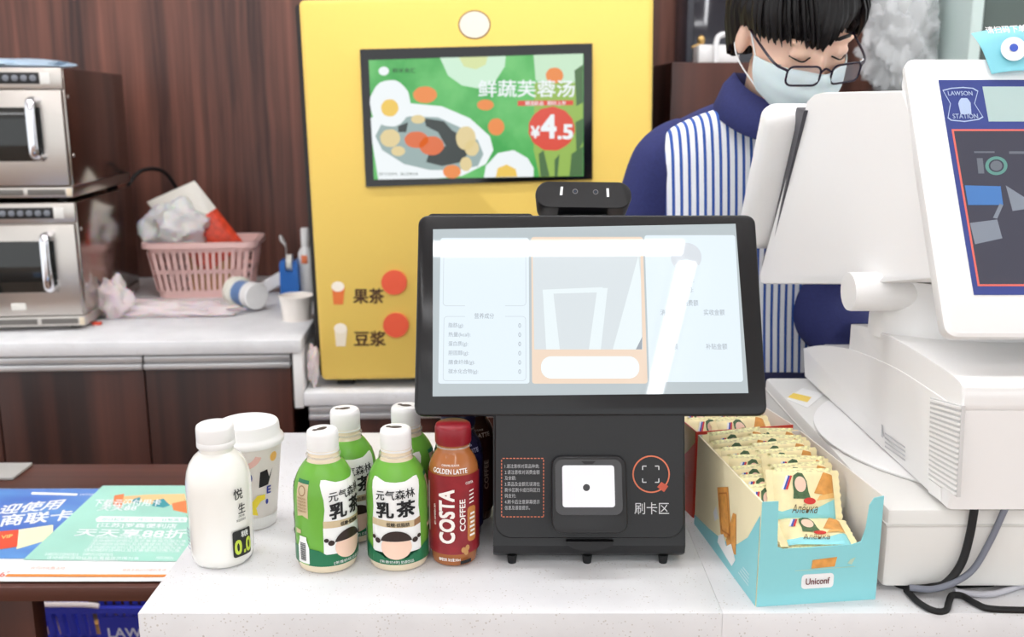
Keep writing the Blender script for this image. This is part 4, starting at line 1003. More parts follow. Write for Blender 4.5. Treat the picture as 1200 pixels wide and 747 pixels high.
decal('side_print', [rq([(-.0440, .020 + k * .0045), (-.0340, .020 + k * .0045), (-.0340, .0222 + k * .0045), (-.0440, .0222 + k * .0045)]) for k in range(6)], mp, mat('print_slate', (150, 160, 176), .5), t, .0012, C, False)

# paper cup with lid
cq = spot(298, 622, .026)
t = thing('coffee_cup', 'paper coffee cup with white lid and abstract print', 'cup', cq, rad(6))
prof = [(.0262, 0), (.0275, .002), (.0385, .106), (.0385, .108)]
bm = NB(); lathe(bm, prof, 44); obj('body', bm, mat('cup_paper', (232, 226, 220), .45), t)
bm = NB(); lathe(bm, [(.0392, .104), (.0415, .105), (.0418, .1085), (.0405, .112), (.0385, .1135), (.0372, .116), (.0362, .127), (.0350, .1295), (.0325, .1300), (.031, .1285), (.0, .1282)][:-1] + [(.004, .1285)], 44); lid = obj('lid', bm, WHITE, t)
mp = rev_map(prof, .034); C = .004
def band_arc(cx, cy, r0, r1, a0, a1, n=16): return (ellip(cx, cy, r1, r1, n, a0, a1) + ellip(cx, cy, r0, r0, n, a0, a1), [(i, i + 1, n + i + 1, n + i) for i in range(n - 1)])
decal('white_foot', rq([(-.106, .001), (.106, .001), (.106, .016), (-.106, .016)]), mp, LW, t, .0005, C, False)
decal('pink_shape', band_arc(-.002, .102, .014, .021, 200, 340), mp, mat('print_pink', (236, 190, 180), .5), t, .0008, C, False)
decal('yellow_shape', P2([(.004, .022), (.012, .020), (.010, .030), (.016, .038), (.022, .040), (.022, .046), (.012, .046), (.005, .038), (-.002, .030)]), mp, mat('print_yellow', (244, 222, 62), .5), t, .0008, C, False)
decal('crown_shape', P2([(.014, .056), (.026, .058), (.032, .078), (.027, .068), (.0245, .078), (.021, .066), (.016, .076)]), mp, INK, t, .0008, C, False)
decal('blue_shape', [T('E', .024, .046, .030, .056, .05), P2(ellip(.0245, .036, .002, .0035, 12)), P2(ellip(.004, .070, .003, .006, 14))], mp, mat('print_blue', (54, 66, 160), .5), t, .0008, C, False)
decal('orange_shape', P2(ellip(.033, .092, .005, .006, 16)), mp, mat('print_amber', (244, 190, 96), .5), t, .0008, C, False)

# ------------------------------------------------------------------ cash drawer, point of sale unit
DX0, DX1 = .386, .86
t = thing('cash_box', 'pale grey cash drawer box under the point of sale unit', 'drawer', (.62, 1.19, CT))
bm = NB(); box(bm, DX0, DX1, .942, 1.442, CT + .008, .995, .005); obj('body', bm, DRAWER, t, True, True)
bm = NB(); box(bm, DX0 - .0012, DX1 + .0012, .9405, 1.4432, .976, .979, .0008); obj('lid_seam', bm, mat('seam_grey', (206, 205, 200), .5), t, True, True)
for x in (DX0 + .035, DX1 - .035):
    for y in (.965, 1.42):
        bm = NB(); lathe(bm, [(.015, CT + .0002), (.016, CT + .0085)], 18, (x, y)); obj('foot', bm, RUBBER, t, True, True)
t = thing('turntable_plate', 'thin round white swivel plate between cash drawer and register', 'plate', (.60, 1.18, .995))
bm = NB(); lathe(bm, [(.224, .9952), (.226, .9965), (.226, .9985), (.224, .9995)], 72, (.612, 1.165)); obj('plate', bm, WHITE, t, True, True)
lq = Plane((0, 0, .9955), (1, 0, 0), (0, 1, 0))
bm = NB(); prism(bm, [lq.uv(922, 468), lq.uv(946, 478), lq.uv(966, 462), lq.uv(940, 455)][::1], lambda u, v, d: V((u, v, .9951 + d)), 0, .0004)
o = obj('price_label', bm, PAPERW, None, True, True, loc=(.42, 1.36, .9951)); tag(o, 'small white and yellow paper label on the cash drawer top', 'label')
decal('yellow_band', rq([lq.uv(923, 466), lq.uv(946, 472), lq.uv(951, 466), lq.uv(930, 461)]), lambda u, v, d: V((u, v, .9957 + d)), mat('print_sun', (244, 212, 92), .5), o, .0002)

PX0, PX1 = .440, .785
t = thing('cash_register', 'white point of sale register with customer display facing the shop', 'register', (.62, 1.18, .9997))
def xprism(bm, prof, x0, x1, bev=.004):
    cy_ = sum(p[0] for p in prof) / len(prof); cz_ = sum(p[1] for p in prof) / len(prof)
    def ring(x, k): return [(x, y + (cy_ - y) * k, z + (cz_ - z) * k) for y, z in prof]
    loft(bm, [ring(x0, bev * 6), ring(x0 + bev * .35, bev * 1.5), ring(x0 + bev, 0), ring(x1 - bev, 0), ring(x1 - bev * .35, bev * 1.5), ring(x1, bev * 6)])
def smooth_prof(pts, n=6):
    c = catmull([(p[0], p[1], 0) for p in pts], n); return [(p.x, p.y) for p in c]
top1 = smooth_prof([(1.445, 1.0405), (1.36, 1.066), (1.24, 1.090), (1.10, 1.105), (.99, 1.108), (.922, 1.1075)])
bm = NB(); xprism(bm, [(.930, 1.0003), (1.43, 1.0003)] + top1, PX0, PX1, .005); reg = obj('lower_body', bm, CREAMW, t, True, True, angle=30)
top2 = smooth_prof([(1.252, 1.121), (1.19, 1.131), (1.10, 1.1375), (1.0, 1.138), (.932, 1.135), (.9215, 1.126), (.9205, 1.112)])
bm = NB(); xprism(bm, [(.9225, 1.1078), (1.10, 1.100), (1.252, 1.085)] + top2, PX0 + .001, PX1 - .001, .005); obj('upper_hood', bm, CREAMW, t, True, True, angle=30)
bm = NB(); box(bm, PX0 + .004, PX1 - .05, 1.256, 1.37, 1.06, 1.088, .004, M=Matrix.Translation((0, 1.256, 1.088)) @ Matrix.Rotation(-.2, 4, 'X') @ Matrix.Translation((0, -1.256, -1.088))); obj('keyboard_ledge', bm, CREAMW, t, True, True)
# vents on the left side
SPL = Plane((PX0 - .0002, 0, 0), (0, -1, 0), (0, 0, 1))
vz = [SPL.uv(*p) for p in ((1089, 560), (1122, 583), (1128, 476), (1091, 466))]
bm = NB(); prism(bm, vz, SPL.map, -.003, .0008); vp = obj('vent_panel', bm, mat('vent_shadow', (206, 205, 204), .6), t, True, True)
nsl = 17
va, vb, vc, vd = [V(p) for p in vz]
for k in range(nsl):
    f = (k + .5) / nsl; a = va.lerp(vd, f); b2 = vb.lerp(vc, f); w = .0012
    bm = NB(); prism(bm, [(a.x + .001, a.y - w), (b2.x - .001, b2.y - w), (b2.x - .001, b2.y + w), (a.x + .001, a.y + w)], SPL.map, .0008, .0026); obj('vent_slat', bm, CREAMW, vp, True, True)
decal('rating_label', [rq([SPL.uv(1038, 509 + k * 5), SPL.uv(1062, 526 + k * 5), SPL.uv(1062, 524 + k * 5), SPL.uv(1038, 507 + k * 5)]) for k in range(4)] + [rq([SPL.uv(1034, 512), SPL.uv(1036, 513.5), SPL.uv(1036, 499), SPL.uv(1034, 497)])], SPL.map, mat('print_ash', (190, 190, 192), .5), t, .0012)
bm = NB(); prism(bm, [SPL.uv(1089, 577), SPL.uv(1104, 588), SPL.uv(1104, 572), SPL.uv(1089, 561)], SPL.map, -.001, .0012); obj('cover_tab', bm, CREAMW, t, True, True)
# column and hinge
bm = NB(); seg = 48; rings = []
for z, k in ((1.128, 1.0), (1.150, 1.0), (1.165, .97), (1.20, .95)):
    rings.append([(.562 + .125 * k * math.cos(2 * PI * i / seg), 1.165 + .085 * k * math.sin(2 * PI * i / seg), z) for i in range(seg)])
loft(bm, rings); obj('column', bm, CREAMW, t, True, True)
bm = NB(); xprism(bm, [(1.142 + .028 * math.cos(2 * PI * i / 24), 1.185 + .023 * math.sin(2 * PI * i / 24)) for i in range(24)], .398, .72, .004); obj('hinge', bm, CREAMW, t, True, True)
# operator display housing and slab
hp = [(1.300, 1.407), (1.286, 1.4145), (1.270, 1.4165), (1.109, 1.4165), (.997, 1.238), (1.02, 1.222), (1.17, 1.188), (1.195, 1.184), (1.440, 1.140), (1.455, 1.140), (1.461, 1.148), (1.456, 1.158)]
def xl(y): return .3795 + (1.31 - y) * .25 if y < 1.31 else .3795 + (1.31 - y) * .04
bm = NB(); cyh, czh = 1.24, 1.29; rings = []
for e, k in ((0, .012), (.001, .006), (.004, .002), (.009, 0)):
    rings.append([(xl(y) + e, y + (cyh - y) * k, z + (czh - z) * k) for y, z in hp])
for e, k in ((.009, 0), (.004, .002), (.001, .006), (0, .012)):
    rings.append([(1.17 - xl(y) - e, y + (cyh - y) * k, z + (czh - z) * k) for y, z in hp])
loft(bm, rings); obj('display_housing', bm, CREAMW, t, True, True, angle=25)
OP = Plane((.340, 1.474, 1.200), (1, 0, 0), (0, 1.335 - 1.455, 1.392 - 1.192))
ol, ow = .233, .44
so_ = rrect(0, 0, ow, ol, .018, 6)
bm = NB(); loft(bm, [[OP.map(u, v, d) for u, v in inset(so_, k, ow, ol)] for d, k in ((.030, .020), (.026, .008), (.020, .002), (.014, 0), (-.006, 0), (-.010, .004))])
od = obj('operator_display', bm, CREAMW, t, True, True)
bm = NB(); prism(bm, rrect(.03, .03, ow - .03, ol - .03, .004, 4), OP.map, -.0115, -.0095); obj('operator_glass', bm, BLACKG, od, True, True)
bm = NB(); xprism(bm, [(1.335, 1.398), (1.300, 1.394), (1.446, 1.150), (1.470, 1.162)], .3785, .79, .002); obj('display_gap_fill', bm, DGREY, t, True, True)  # dark grey filler stands in for the recess behind the operator display
# customer display
cx0 = .432
CTL, CBL = onx(1060, 68, cx0), onx(1110, 394, cx0)
CD = Plane(CBL, (1, 0, 0), CTL - CBL)
cdw, cdh = .385, (CTL - CBL).length
so_ = rrect(0, 0, cdw, cdh, .012, 5)
bm = NB(); loft(bm, [[CD.map(u, v, d) for u, v in inset(so_, k, cdw, cdh)] for d, k in ((-.040, .016), (-.030, .006), (-.0135, .002))]); cdo = obj('customer_display_back', bm, CREAMW, t, True, True)
bm = NB(); loft(bm, [[CD.map(u, v, d) for u, v in inset(so_, k, cdw, cdh)] for d, k in ((-.0125, .0015), (-.010, 0), (-.003, 0), (0, .003))]); cdf = obj('customer_display', bm, CREAMW, t, True, True)
bm = NB(); loft(bm, [[CD.map(u, v, d) for u, v in inset(so_, .004, cdw, cdh)] for d in (-.0136, -.0124)]); obj('seam', bm, mat('seam_mauve', (150, 148, 160), .5), t, True, True)
bm = NB(); hq = [CD.uv(1104, 70), CD.uv(1112, 55)]; u_a = hq[0][0] + .002; prism(bm, [(u_a, cdh - .06), (u_a + .30, cdh - .06), (u_a + .294, cdh + .010), (u_a + .006, cdh + .010)], CD.map, -.075, -.038); obj('rear_hump', bm, CREAMW, t, True, True)
CG = Plane(CD.map(0, 0, .0003), CD.U, CD.W)
g0 = CG.uv(1098, 94); g1 = CG.uv(1143, 346)
gx0, gx1, gy0, gy1 = .5 * (g0[0] + g1[0]), cdw - .5 * (g0[0] + g1[0]), g1[1], g0[1]
bm = NB(); prism(bm, [(gx0, gy0), (gx1, gy0), (gx1, gy1), (gx0, gy1)], CG.map, 0, .0006); gl = obj('display_glass', bm, mat('lawson_blue', (66, 78, 142), .12), cdf, True, True)
c1, c2 = CG.uv(1113, 152), CG.uv(1147, 336)
lcd = [(.5 * (c1[0] + c2[0]), c2[1]), (cdw - .5 * (c1[0] + c2[0]), c2[1]), (cdw - .5 * (c1[0] + c2[0]), c1[1]), (.5 * (c1[0] + c2[0]), c1[1])]
def lcd_in(k): return [(lcd[0][0] + k, lcd[0][1] + k), (lcd[1][0] - k, lcd[1][1] + k), (lcd[2][0] - k, lcd[2][1] - k), (lcd[3][0] + k, lcd[3][1] - k)]
decal('red_border', ring2d(lcd, lcd_in(.0022)), CG.map, mat('border_coral', (222, 110, 98), .4), gl, .0009)
decal('lcd', rq(lcd_in(.0022)), CG.map, mat('lcd_dark', (66, 68, 82), .04, spec=.8), gl, .0009)
w0 = CG.uv(1151, 102); w1 = CG.uv(1158, 143)
decal('readout_window', rq([(.5 * (w0[0] + w1[0]), w1[1]), (gx1 - .02, w1[1]), (gx1 - .02, w0[1]), (.5 * (w0[0] + w1[0]), w0[1])]), CG.map, mat('readout', (176, 198, 196), .3), gl, .0009)
PB_ = mat('logo_pale', (176, 194, 224), .4)
lo = [CG.uv(*p) for p in ((1104, 106), (1114, 103.5), (1128, 102.5), (1140, 103.5), (1146, 107), (1142, 122), (1152, 138), (1147, 141), (1130, 143.5), (1114, 142), (1110, 139), (1113, 122))]
cu_ = sum(p[0] for p in lo) / 12; cv_ = sum(p[1] for p in lo) / 12
li = [(cu_ + (u - cu_) * .94, cv_ + (v - cv_) * .94) for u, v in lo]
decal('logo', ring2d(lo, li), CG.map, PB_, gl, .0009)
decal('logo', [T('LAWSON', *CG.R(1110.5, 107.5, 1139, 112.5), .01), T('STATION', *CG.R(1116, 134, 1145.5, 139.5), .01), P2([CG.uv(*p) for p in ((1124, 118), (1126, 115.5), (1133, 115.5), (1135, 118), (1137, 121), (1138, 134), (1125.5, 134.5), (1122.5, 122))])], CG.map, PB_, gl, .0009)
def lt(L): return P2([CG.uv(*p) for p in L])
# things the dark glass shows: a faint product screen
decal('screen_image', [lt([(1130, 218), (1172, 219), (1175, 241), (1134, 241)])], CG.map, mat('img_blue', (74, 118, 176), .1, emit=.12), gl, .0012)
decal('screen_image', [lt([(1136, 262), (1168, 258), (1174, 280), (1142, 287)]), lt([(1163, 256), (1171, 239), (1175, 241), (1168, 257)]), lt([(1178, 218), (1200, 232), (1200, 246), (1186, 248)])], CG.map, mat('img_pale', (128, 136, 148), .1, emit=.06), gl, .0012)
decal('screen_image', [ring2d([CG.uv(1167 + 13 * math.cos(a * PI / 12), 195 + 11 * math.sin(a * PI / 12)) for a in range(24)], [CG.uv(1167 + 9 * math.cos(a * PI / 12), 195 + 7.5 * math.sin(a * PI / 12)) for a in range(24)])], CG.map, mat('img_teal', (96, 144, 136), .1, emit=.08), gl, .0012)
decal('screen_image', [lt([(1141, 178), (1165, 178), (1165, 180), (1141, 180)]), lt([(1144, 186), (1151, 186), (1153, 204), (1146, 204)]), lt([(1182, 178), (1200, 178), (1200, 181), (1182, 181)]), P2([CG.uv(1167 + 7 * math.cos(a * PI / 12), 195 + 6 * math.sin(a * PI / 12)) for a in range(24)])], CG.map, mat('img_grey', (108, 114, 124), .1, emit=.04), gl, .0011)
# light blue notice stuck to the display top
bm = NB(); NT = Plane(CD.map(0, 0, .0045), CD.U, CD.W)
nq = [NT.uv(*p) for p in ((1162, 87), (1212, 84), (1212, 25), (1142, 34))]
nn = 10; a_, b_, c_, d_ = [V(p) for p in nq]
for s_ in (0, .0006):
    G = []
    for j in range(nn + 1):
        row = []
        for i in range(nn + 1):
            f, e = i / nn, j / nn
            p = a_.lerp(b_, f).lerp(d_.lerp(c_, f), e); row.append(bm.verts.new(NT.map(p.x, p.y, s_ - .012 * max(0, e - .4) ** 2 * 2 + .004 * math.sin(f * 3))))
        G.append(row)
    for j in range(nn):
        for i in range(nn): bm.faces.new((G[j][i], G[j][i + 1], G[j + 1][i + 1], G[j + 1][i]))
nt_ = tag(obj('paper_notice', bm, mat('notice_blue', (130, 204, 218), .5), None, True, True, loc=NT.map(*nq[0])), 'light blue paper notice stuck above the customer display', 'notice')
decal('white_disc', P2([NT.uv(1184 + 15 * math.cos(2 * PI * k / 30), 62 + 14 * math.sin(2 * PI * k / 30)) for k in range(30)]), NT.map, PAPERW, nt_, .0075)
decal('blue_dot', P2([NT.uv(1184 + 5 * math.cos(2 * PI * k / 20), 61 + 4.6 * math.sin(2 * PI * k / 20)) for k in range(20)]), NT.map, mat('dot_blue', (60, 90, 190), .5), nt_, .0082)
decal('lettering', [TQ('请扫码下单', [NT.uv(1154, 44), NT.uv(1199, 42), NT.uv(1198, 33), NT.uv(1150, 36)], .02)], NT.map, PAPERW, nt_, .0068)

# ------------------------------------------------------------------ cables
def cable(px_pts, r, m, name, label, flat=1.0):
    pts = []
    for px, py, how, val in px_pts:
        pts.append(onz(px, py, val) if how == 'z' else ony(px, py, val))
    bm = NB(); tube(bm, catmull(pts, 8), r, 10, flat); c = pts[0]
    return tag(obj(name, bm, m, None, True, True, loc=pts[-1]), label, 'cable')
cz = CT + .0042
cable([(1142, 596, 'y', .934), (1136, 630, 'y', .934), (1126, 662, 'y', .932), (1108, 684, 'y', .930), (1088, 689, 'z', cz + .004), (1064, 690, 'z', cz + .002)], .0042, RUBBER, 'black_cable', 'thick black cable hanging from register before the cash drawer')
cable([(1178, 596, 'y', .934), (1160, 635, 'y', .934), (1140, 668, 'y', .930), (1116, 684, 'y', .925), (1092, 691, 'z', cz + .010), (1066, 689, 'z', cz + .009)], .0034, mat('cable_grey', (116, 120, 132), .4), 'grey_cable', 'slate grey cable hanging from register before the cash drawer')
cable([(1062, 692, 'z', cz), (1076, 706, 'z', cz), (1094, 716, 'z', cz), (1108, 716, 'z', cz), (1112, 706, 'z', cz), (1116, 698, 'z', cz + .001), (1128, 699, 'z', cz), (1144, 708, 'z', cz), (1162, 714, 'z', cz), (1215, 716, 'z', cz)], .0034, RUBBER, 'black_cable', 'flat black cable looping on the worktop at the counter edge')
cable([(1118, 693, 'z', cz + .003), (1136, 696, 'z', cz), (1160, 697, 'z', cz), (1180, 692, 'z', cz), (1215, 680, 'z', cz)], .0032, mat('cable_pale', (196, 196, 204), .4), 'pale_cable', 'pale grey cable lying on the worktop by the drawer foot')
q = onz(1145, 690, CT); bm = NB(); box(bm, -.022, .02, -.006, .006, .0002, .010, .002, M=Matrix.Rotation(.12, 4, 'Z')); tag(obj('cable_plug', bm, RUBBER, None, loc=(q.x, q.y + .006, CT)), 'small black cable plug lying under the drawer edge', 'plug')

# ------------------------------------------------------------------ wafer boxes
b0 = onz(886, 711, CT); b1 = onz(1025, 702, CT)
bu = (b1 - b0); BWW = bu.length; bang = math.atan2(bu.y, bu.x)
BD_, BHH = .205, .114
AQUA = mat('carton_aqua', (142, 212, 218), .45); CREAMC = mat('carton_cream', (250, 238, 198), .45); INSIDE = mat('carton_inside', (232, 226, 220), .6); REDC = mat('carton_red', (214, 66, 46), .4); GOLDC = mat('carton_gold', (190, 158, 92), .4)
def panel(t, name, pts, mapf, m, th=.0012):
    bm = NB(); prism(bm, pts, mapf, 0, th); return obj(name, bm, m, t, False)
def two_tone(o, inner_first=True): pass
def carton(loc, ang, w, d, h, outer, inner, label, notch=True, sidem=None):
    t = thing('display_carton', label, 'box', loc, ang)
    fm = lambda u, v, dd: V((u, dd, v))
    if notch:
        pts = [(0, 0), (w, 0), (w, h), (w * .92, h * .985), (w * .885, h * .92), (w * .87, h * .70), (w * .84, h * .575), (w * .76, h * .55), (w * .19, h * .545), (w * .145, h * .57), (w * .14, h * .65), (w * .13, h)]
        pts += [(0, h)]
    else: pts = [(0, 0), (w, 0), (w, h), (0, h)]
    p1_ = panel(t, 'front_panel', pts, lambda u, v, dd: V((u, -.0014 + dd, v)), outer)
    panel(t, 'back_panel', [(0, 0), (w, 0), (w, h), (0, h)], lambda u, v, dd: V((u, d - dd, v)), inner)
    l = panel(t, 'side_panel', [(0, 0), (d, 0), (d, h), (0, h)], lambda u, v, dd: V((dd - .0006, u, v)), sidem or outer)
    panel(t, 'side_lining', [(0, 0), (d, 0), (d, h), (0, h)], lambda u, v, dd: V((.0008 + dd * .3, u, v)), inner)
    r_ = panel(t, 'side_panel', [(0, 0), (d, 0), (d, h), (0, h)], lambda u, v, dd: V((w - dd, u, v)), inner)
    panel(t, 'bottom_panel', [(0, 0), (w, 0), (w, d), (0, d)], lambda u, v, dd: V((u, v, dd)), inner)
    return t, p1_, l
ca, cfront, cleft = carton(b0, bang, BWW, BD_, BHH, AQUA, INSIDE, 'aqua and cream open display carton full of wafer packs', True, CREAMC)
lm = lambda u, v, dd: V((-.0006 - dd, u, v))     # left side, u along depth
decal('aqua_wave', [P2([(0, 0), (BD_, 0), (BD_, .012), (.15, .018), (.10, .026), (.06, .040), (.03, .062), (.012, .085), (0, .100)])], lm, AQUA, cleft, .0004, world=False)
decal('wafer_print', [P2([(.075, .036), (.110, .030), (.128, .078), (.094, .092)]), P2([(.060, .028), (.085, .020), (.092, .030), (.075, .070), (.066, .072)])], lm, mat('wafer_print', (222, 156, 78), .5, noise_amt=.15, noise_scale=120), cleft, .0007, world=False)
decal('wafer_lines', [ring2d([(.080, .040), (.107, .035), (.122, .074), (.096, .085)], [(.082, .042), (.106, .037), (.120, .073), (.097, .083)])], lm, mat('wafer_dark', (186, 112, 48), .5), cleft, .0009, world=False)
decal('splash', [P2([(.06, .022), (.075, .034), (.09, .024), (.10, .034), (.115, .026), (.118, .016), (.09, .012), (.07, .010)]), P2([(.118, .045), (.130, .036), (.136, .044), (.128, .056)])], lm, LW, cleft, .0010, world=False)
decal('fine_print', [rq([(.02, .012 + k * .004), (.05 - k * .004, .012 + k * .004), (.05 - k * .004, .0135 + k * .004), (.02, .0135 + k * .004)]) for k in range(4)], lm, mat('print_mist', (206, 234, 236), .5), cleft, .0008, world=False)
fmm = lambda u, v, dd: V((u, -.0014 - dd, v))
decal('brand_plate', P2(rrect(BWW * .36, .017, BWW * .63, .033, .004, 4)), fmm, PAPERW, cfront, .0004, world=False)
decal('brand_lettering', T('Uniconf', BWW * .395, .0215, BWW * .595, .0288, .02), fmm, mat('print_maroon', (110, 34, 40), .5), cfront, .0008, world=False)
decal('wafer_picture', P2([(BWW * .435, .039), (BWW * .63, .040), (BWW * .645, .0505), (BWW * .44, .0485)]), fmm, mat('wafer_print', (222, 156, 78), .5), cfront, .0005, world=False)
decal('thin_line', [rq([(BWW * .30, .0375), (BWW * .80, .0385), (BWW * .80, .0391), (BWW * .30, .0381)]), P2([(BWW * .735, .043), (BWW * .77, .041), (BWW * .80, .049), (BWW * .76, .047)])], fmm, mat('print_olive', (190, 214, 190), .5), cfront, .0006, world=False)
# second carton behind
bd = V((-math.sin(bang), math.cos(bang), 0))
b2o = onz(823, 619.5, CT); ang2 = bang + rad(5)
bk2 = b0 + bd * (BD_ + .006)
ca2, cf2, cl2 = carton((b2o.x - .006, max(b2o.y, bk2.y) + .012, CT), ang2, .128, .19, .112, REDC, INSIDE, 'red and gold display carton standing behind the aqua carton', False, REDC)
lm2 = lambda u, v, dd: V((-.0006 - dd, u, v))
decal('gold_field', [P2([(.0, .112), (.0, .098), (.02, .080), (.045, .062), (.075, .055), (.19, .05), (.19, .112)])], lm2, GOLDC, cl2, .0004, world=False)

# wafer pack
PACKC = mat('pack_cream', (246, 232, 182), .28, noise_amt=.06, noise_scale=90)
PACKE = mat('pack_edge', (236, 220, 166), .3, noise_amt=.35, noise_scale=260)
def wafer_pack(full):
    t = thing('wafer_pack', 'x', 'wafer', (0, 0, 0), 0, 'wafer packs in the cartons')
    w, h, th = .066, .058, .0046
    bm = NB(); n, k = 16, 12
    Gs = []
    for s in (1, -1):
        G = []
        for j in range(k + 1):
            row = []
            for i in range(n + 1):
                a, b = i / n * 2 - 1, j / k * 2 - 1
                ex = max(0, 1 - abs(a) ** 8) ** .8; ey = max(0, 1 - abs(b) ** 6) ** .5
                d_ = th * ex * ey * (1 + .10 * noise.noise(V((a * 4, b * 4, s * 3.))))
                row.append(bm.verts.new((a * w / 2, -s * d_, b * h / 2 + h / 2)))
            G.append(row)
        for j in range(k):
            for i in range(n): 
                f = bm.faces.new((G[j][i], G[j][i + 1], G[j + 1][i + 1], G[j + 1][i])); f.material_index = 1 if (j == 0 or j == k - 1 or s < 0) else 0
    bmesh.ops.remove_doubles(bm, verts=bm.verts, dist=1e-5)
    wr = obj('wrapper', bm, [PACKC, PACKE], t)
    for sx in (-1, 1):
        bm = NB(); pts = []; m_ = 14
        xe = sx * w / 2; xo = sx * (w / 2 + .0065)
        for q_ in range(m_ + 1):
            z = h * (.04 + .92 * q_ / m_); pts.append((xo + sx * (.0012 if q_ % 2 else 0), z))
        loop = [(xe - sx * .002, h * .04)] + pts + [(xe - sx * .002, h * .96)]
        rings = [[(u, .0006 * math.sin(i * 2.2) + s_, v) for i, (u, v) in enumerate(loop)] for s_ in (-.0004, .0004)]
        loft(bm, rings); obj('crimped_end', bm, PACKC, wr)
    def surf(u, v, d):
        a, b = u / (w / 2), (v - h / 2) / (h / 2)
        ex = max(0, 1 - abs(a) ** 8) ** .8; ey = max(0, 1 - abs(b) ** 6) ** .5
        return V((u, -th * ex * ey * 1.02 - d, v))
    C = .005
    decal('aqua_wave', [P2([(-.032, .002), (.0325, .002), (.0325, .024), (.022, .019), (.012, .014), (.0, .0115), (-.016, .013), (-.026, .010), (-.032, .012)])], surf, AQUA, wr, .0006, C, False)
    decal('wafer_print', [P2([(.010, .030), (.0325, .026), (.0325, .050), (.022, .053)])], surf, mat('wafer_print', (222, 156, 78), .5), wr, .0006, C, False)
    decal('wafer_print', [P2([(.012, .022), (.0325, .0255), (.0325, .031), (.016, .0275)])], surf, mat('wafer_crumb', (236, 186, 112), .5), wr, .0008, C, False)
    # plain stand-in for the portrait on the pack: a green shape with a pale oval
    decal('green_shape', [P2([(-.013, .024), (.006, .024), (.004, .032), (.003, .043), (-.001, .0515), (-.006, .0525), (-.011, .049), (-.0125, .040), (-.012, .032)])], surf, mat('scarf_green', (74, 104, 68), .5, noise_amt=.3, noise_scale=300), wr, .0008, C, False)
    decal('pale_oval', P2(ellip(-.0042, .0395, .0062, .0085, 20)), surf, mat('print_peach', (242, 206, 184), .4), wr, .0011, C, False)
    decal('red_oval', P2(ellip(.0045, .0215, .0065, .0036, 20)), surf, mat('oval_red', (206, 52, 44), .4), wr, .0011, C, False)
    decal('lettering', T('Алёнка', -.016, .0085, .011, .0180, .0, .30), surf, mat('print_sepia', (92, 70, 40), .5), wr, .0012, C, False)
    for q_, c_ in enumerate(((238, 238, 240), (54, 84, 176), (206, 56, 50))):
        decal('ribbon', rq([(-.0250 + q_ * .0022, .0340), (-.0228 + q_ * .0022, .0335), (-.0168 + q_ * .0022, .0485), (-.0190 + q_ * .0022, .0490)]), surf, mat('ribbon_%d' % q_, c_, .5), wr, .0008, C, False)
    return t
wp = wafer_pack(True)
first = [True]
def put_pack(base, ang, loc, rot, label):
    o = wp if first[0] else copy_tree(wp); first[0] = False
    M = Matrix.Translation(base) @ Matrix.Rotation(ang, 4, 'Z') @ Matrix.Translation(loc) @ Matrix.Rotation(rad(rot[2]), 4, 'Z') @ Matrix.Rotation(rad(rot[0]), 4, 'X') @ Matrix.Rotation(rad(rot[1]), 4, 'Y')
    o.location = M.to_translation(); o.rotation_euler = M.to_euler(); o['label'] = label
    return o
ORD = ['first', 'second', 'third', 'fourth', 'fifth', 'sixth', 'seventh', 'eighth']
put_pack(b0, bang, V((.075, .060, .062)), (-30, 1, -6), 'frontmost leaning wafer pack showing its lettered face in the aqua carton')
for i in range(6):
    put_pack(b0, bang, V((.084, .082 + i * .0195, .060 + .0015 * i)), (-31 + i + random.uniform(-3, 3), random.uniform(-5, 5), random.uniform(-4, 4)), '%s wafer pack behind the lettered front pack in the aqua carton' % ORD[i])
for i in range(7):
    put_pack(b0, bang, V((.0455, .052 + i * .0195 + .0195 / 2, .046 + .0035 * i)), (-31 + i + random.uniform(-3, 3), random.uniform(-5, 5), random.uniform(-4, 4)), '%s wafer pack of the row along the cream side of the aqua carton' % ORD[i])
flat = [(.072, .008, .026, -88, 3, 8), (.068, .008, .036, -87, -3, -9), (.066, .007, .046, -86, 2, 12), (.068, .006, .057, -83, -5, -14)]
for i, (x, y, z, a, b, c) in enumerate(flat):
    put_pack(b0, bang, V((x, y, z)), (a, b, c), '%s flat lying wafer pack counted from the lettered one, behind the carton notch' % ORD[i])
B2 = V(ca2.location)
for i in range(5):
    put_pack(B2, ang2, V((.046, .026 + i * .029, .066 + .002 * i)), (-48 + random.uniform(-3, 3), random.uniform(-3, 3), random.uniform(-3, 3)), '%s wafer pack along the red side of the red carton' % ORD[i])
for i in range(5):
    put_pack(B2, ang2, V((.083, .014 + i * .029, .068 + .002 * i)), (-48 + random.uniform(-3, 3), random.uniform(-3, 3), random.uniform(-3, 3)), '%s wafer pack along the drawer side of the red carton' % ORD[i])

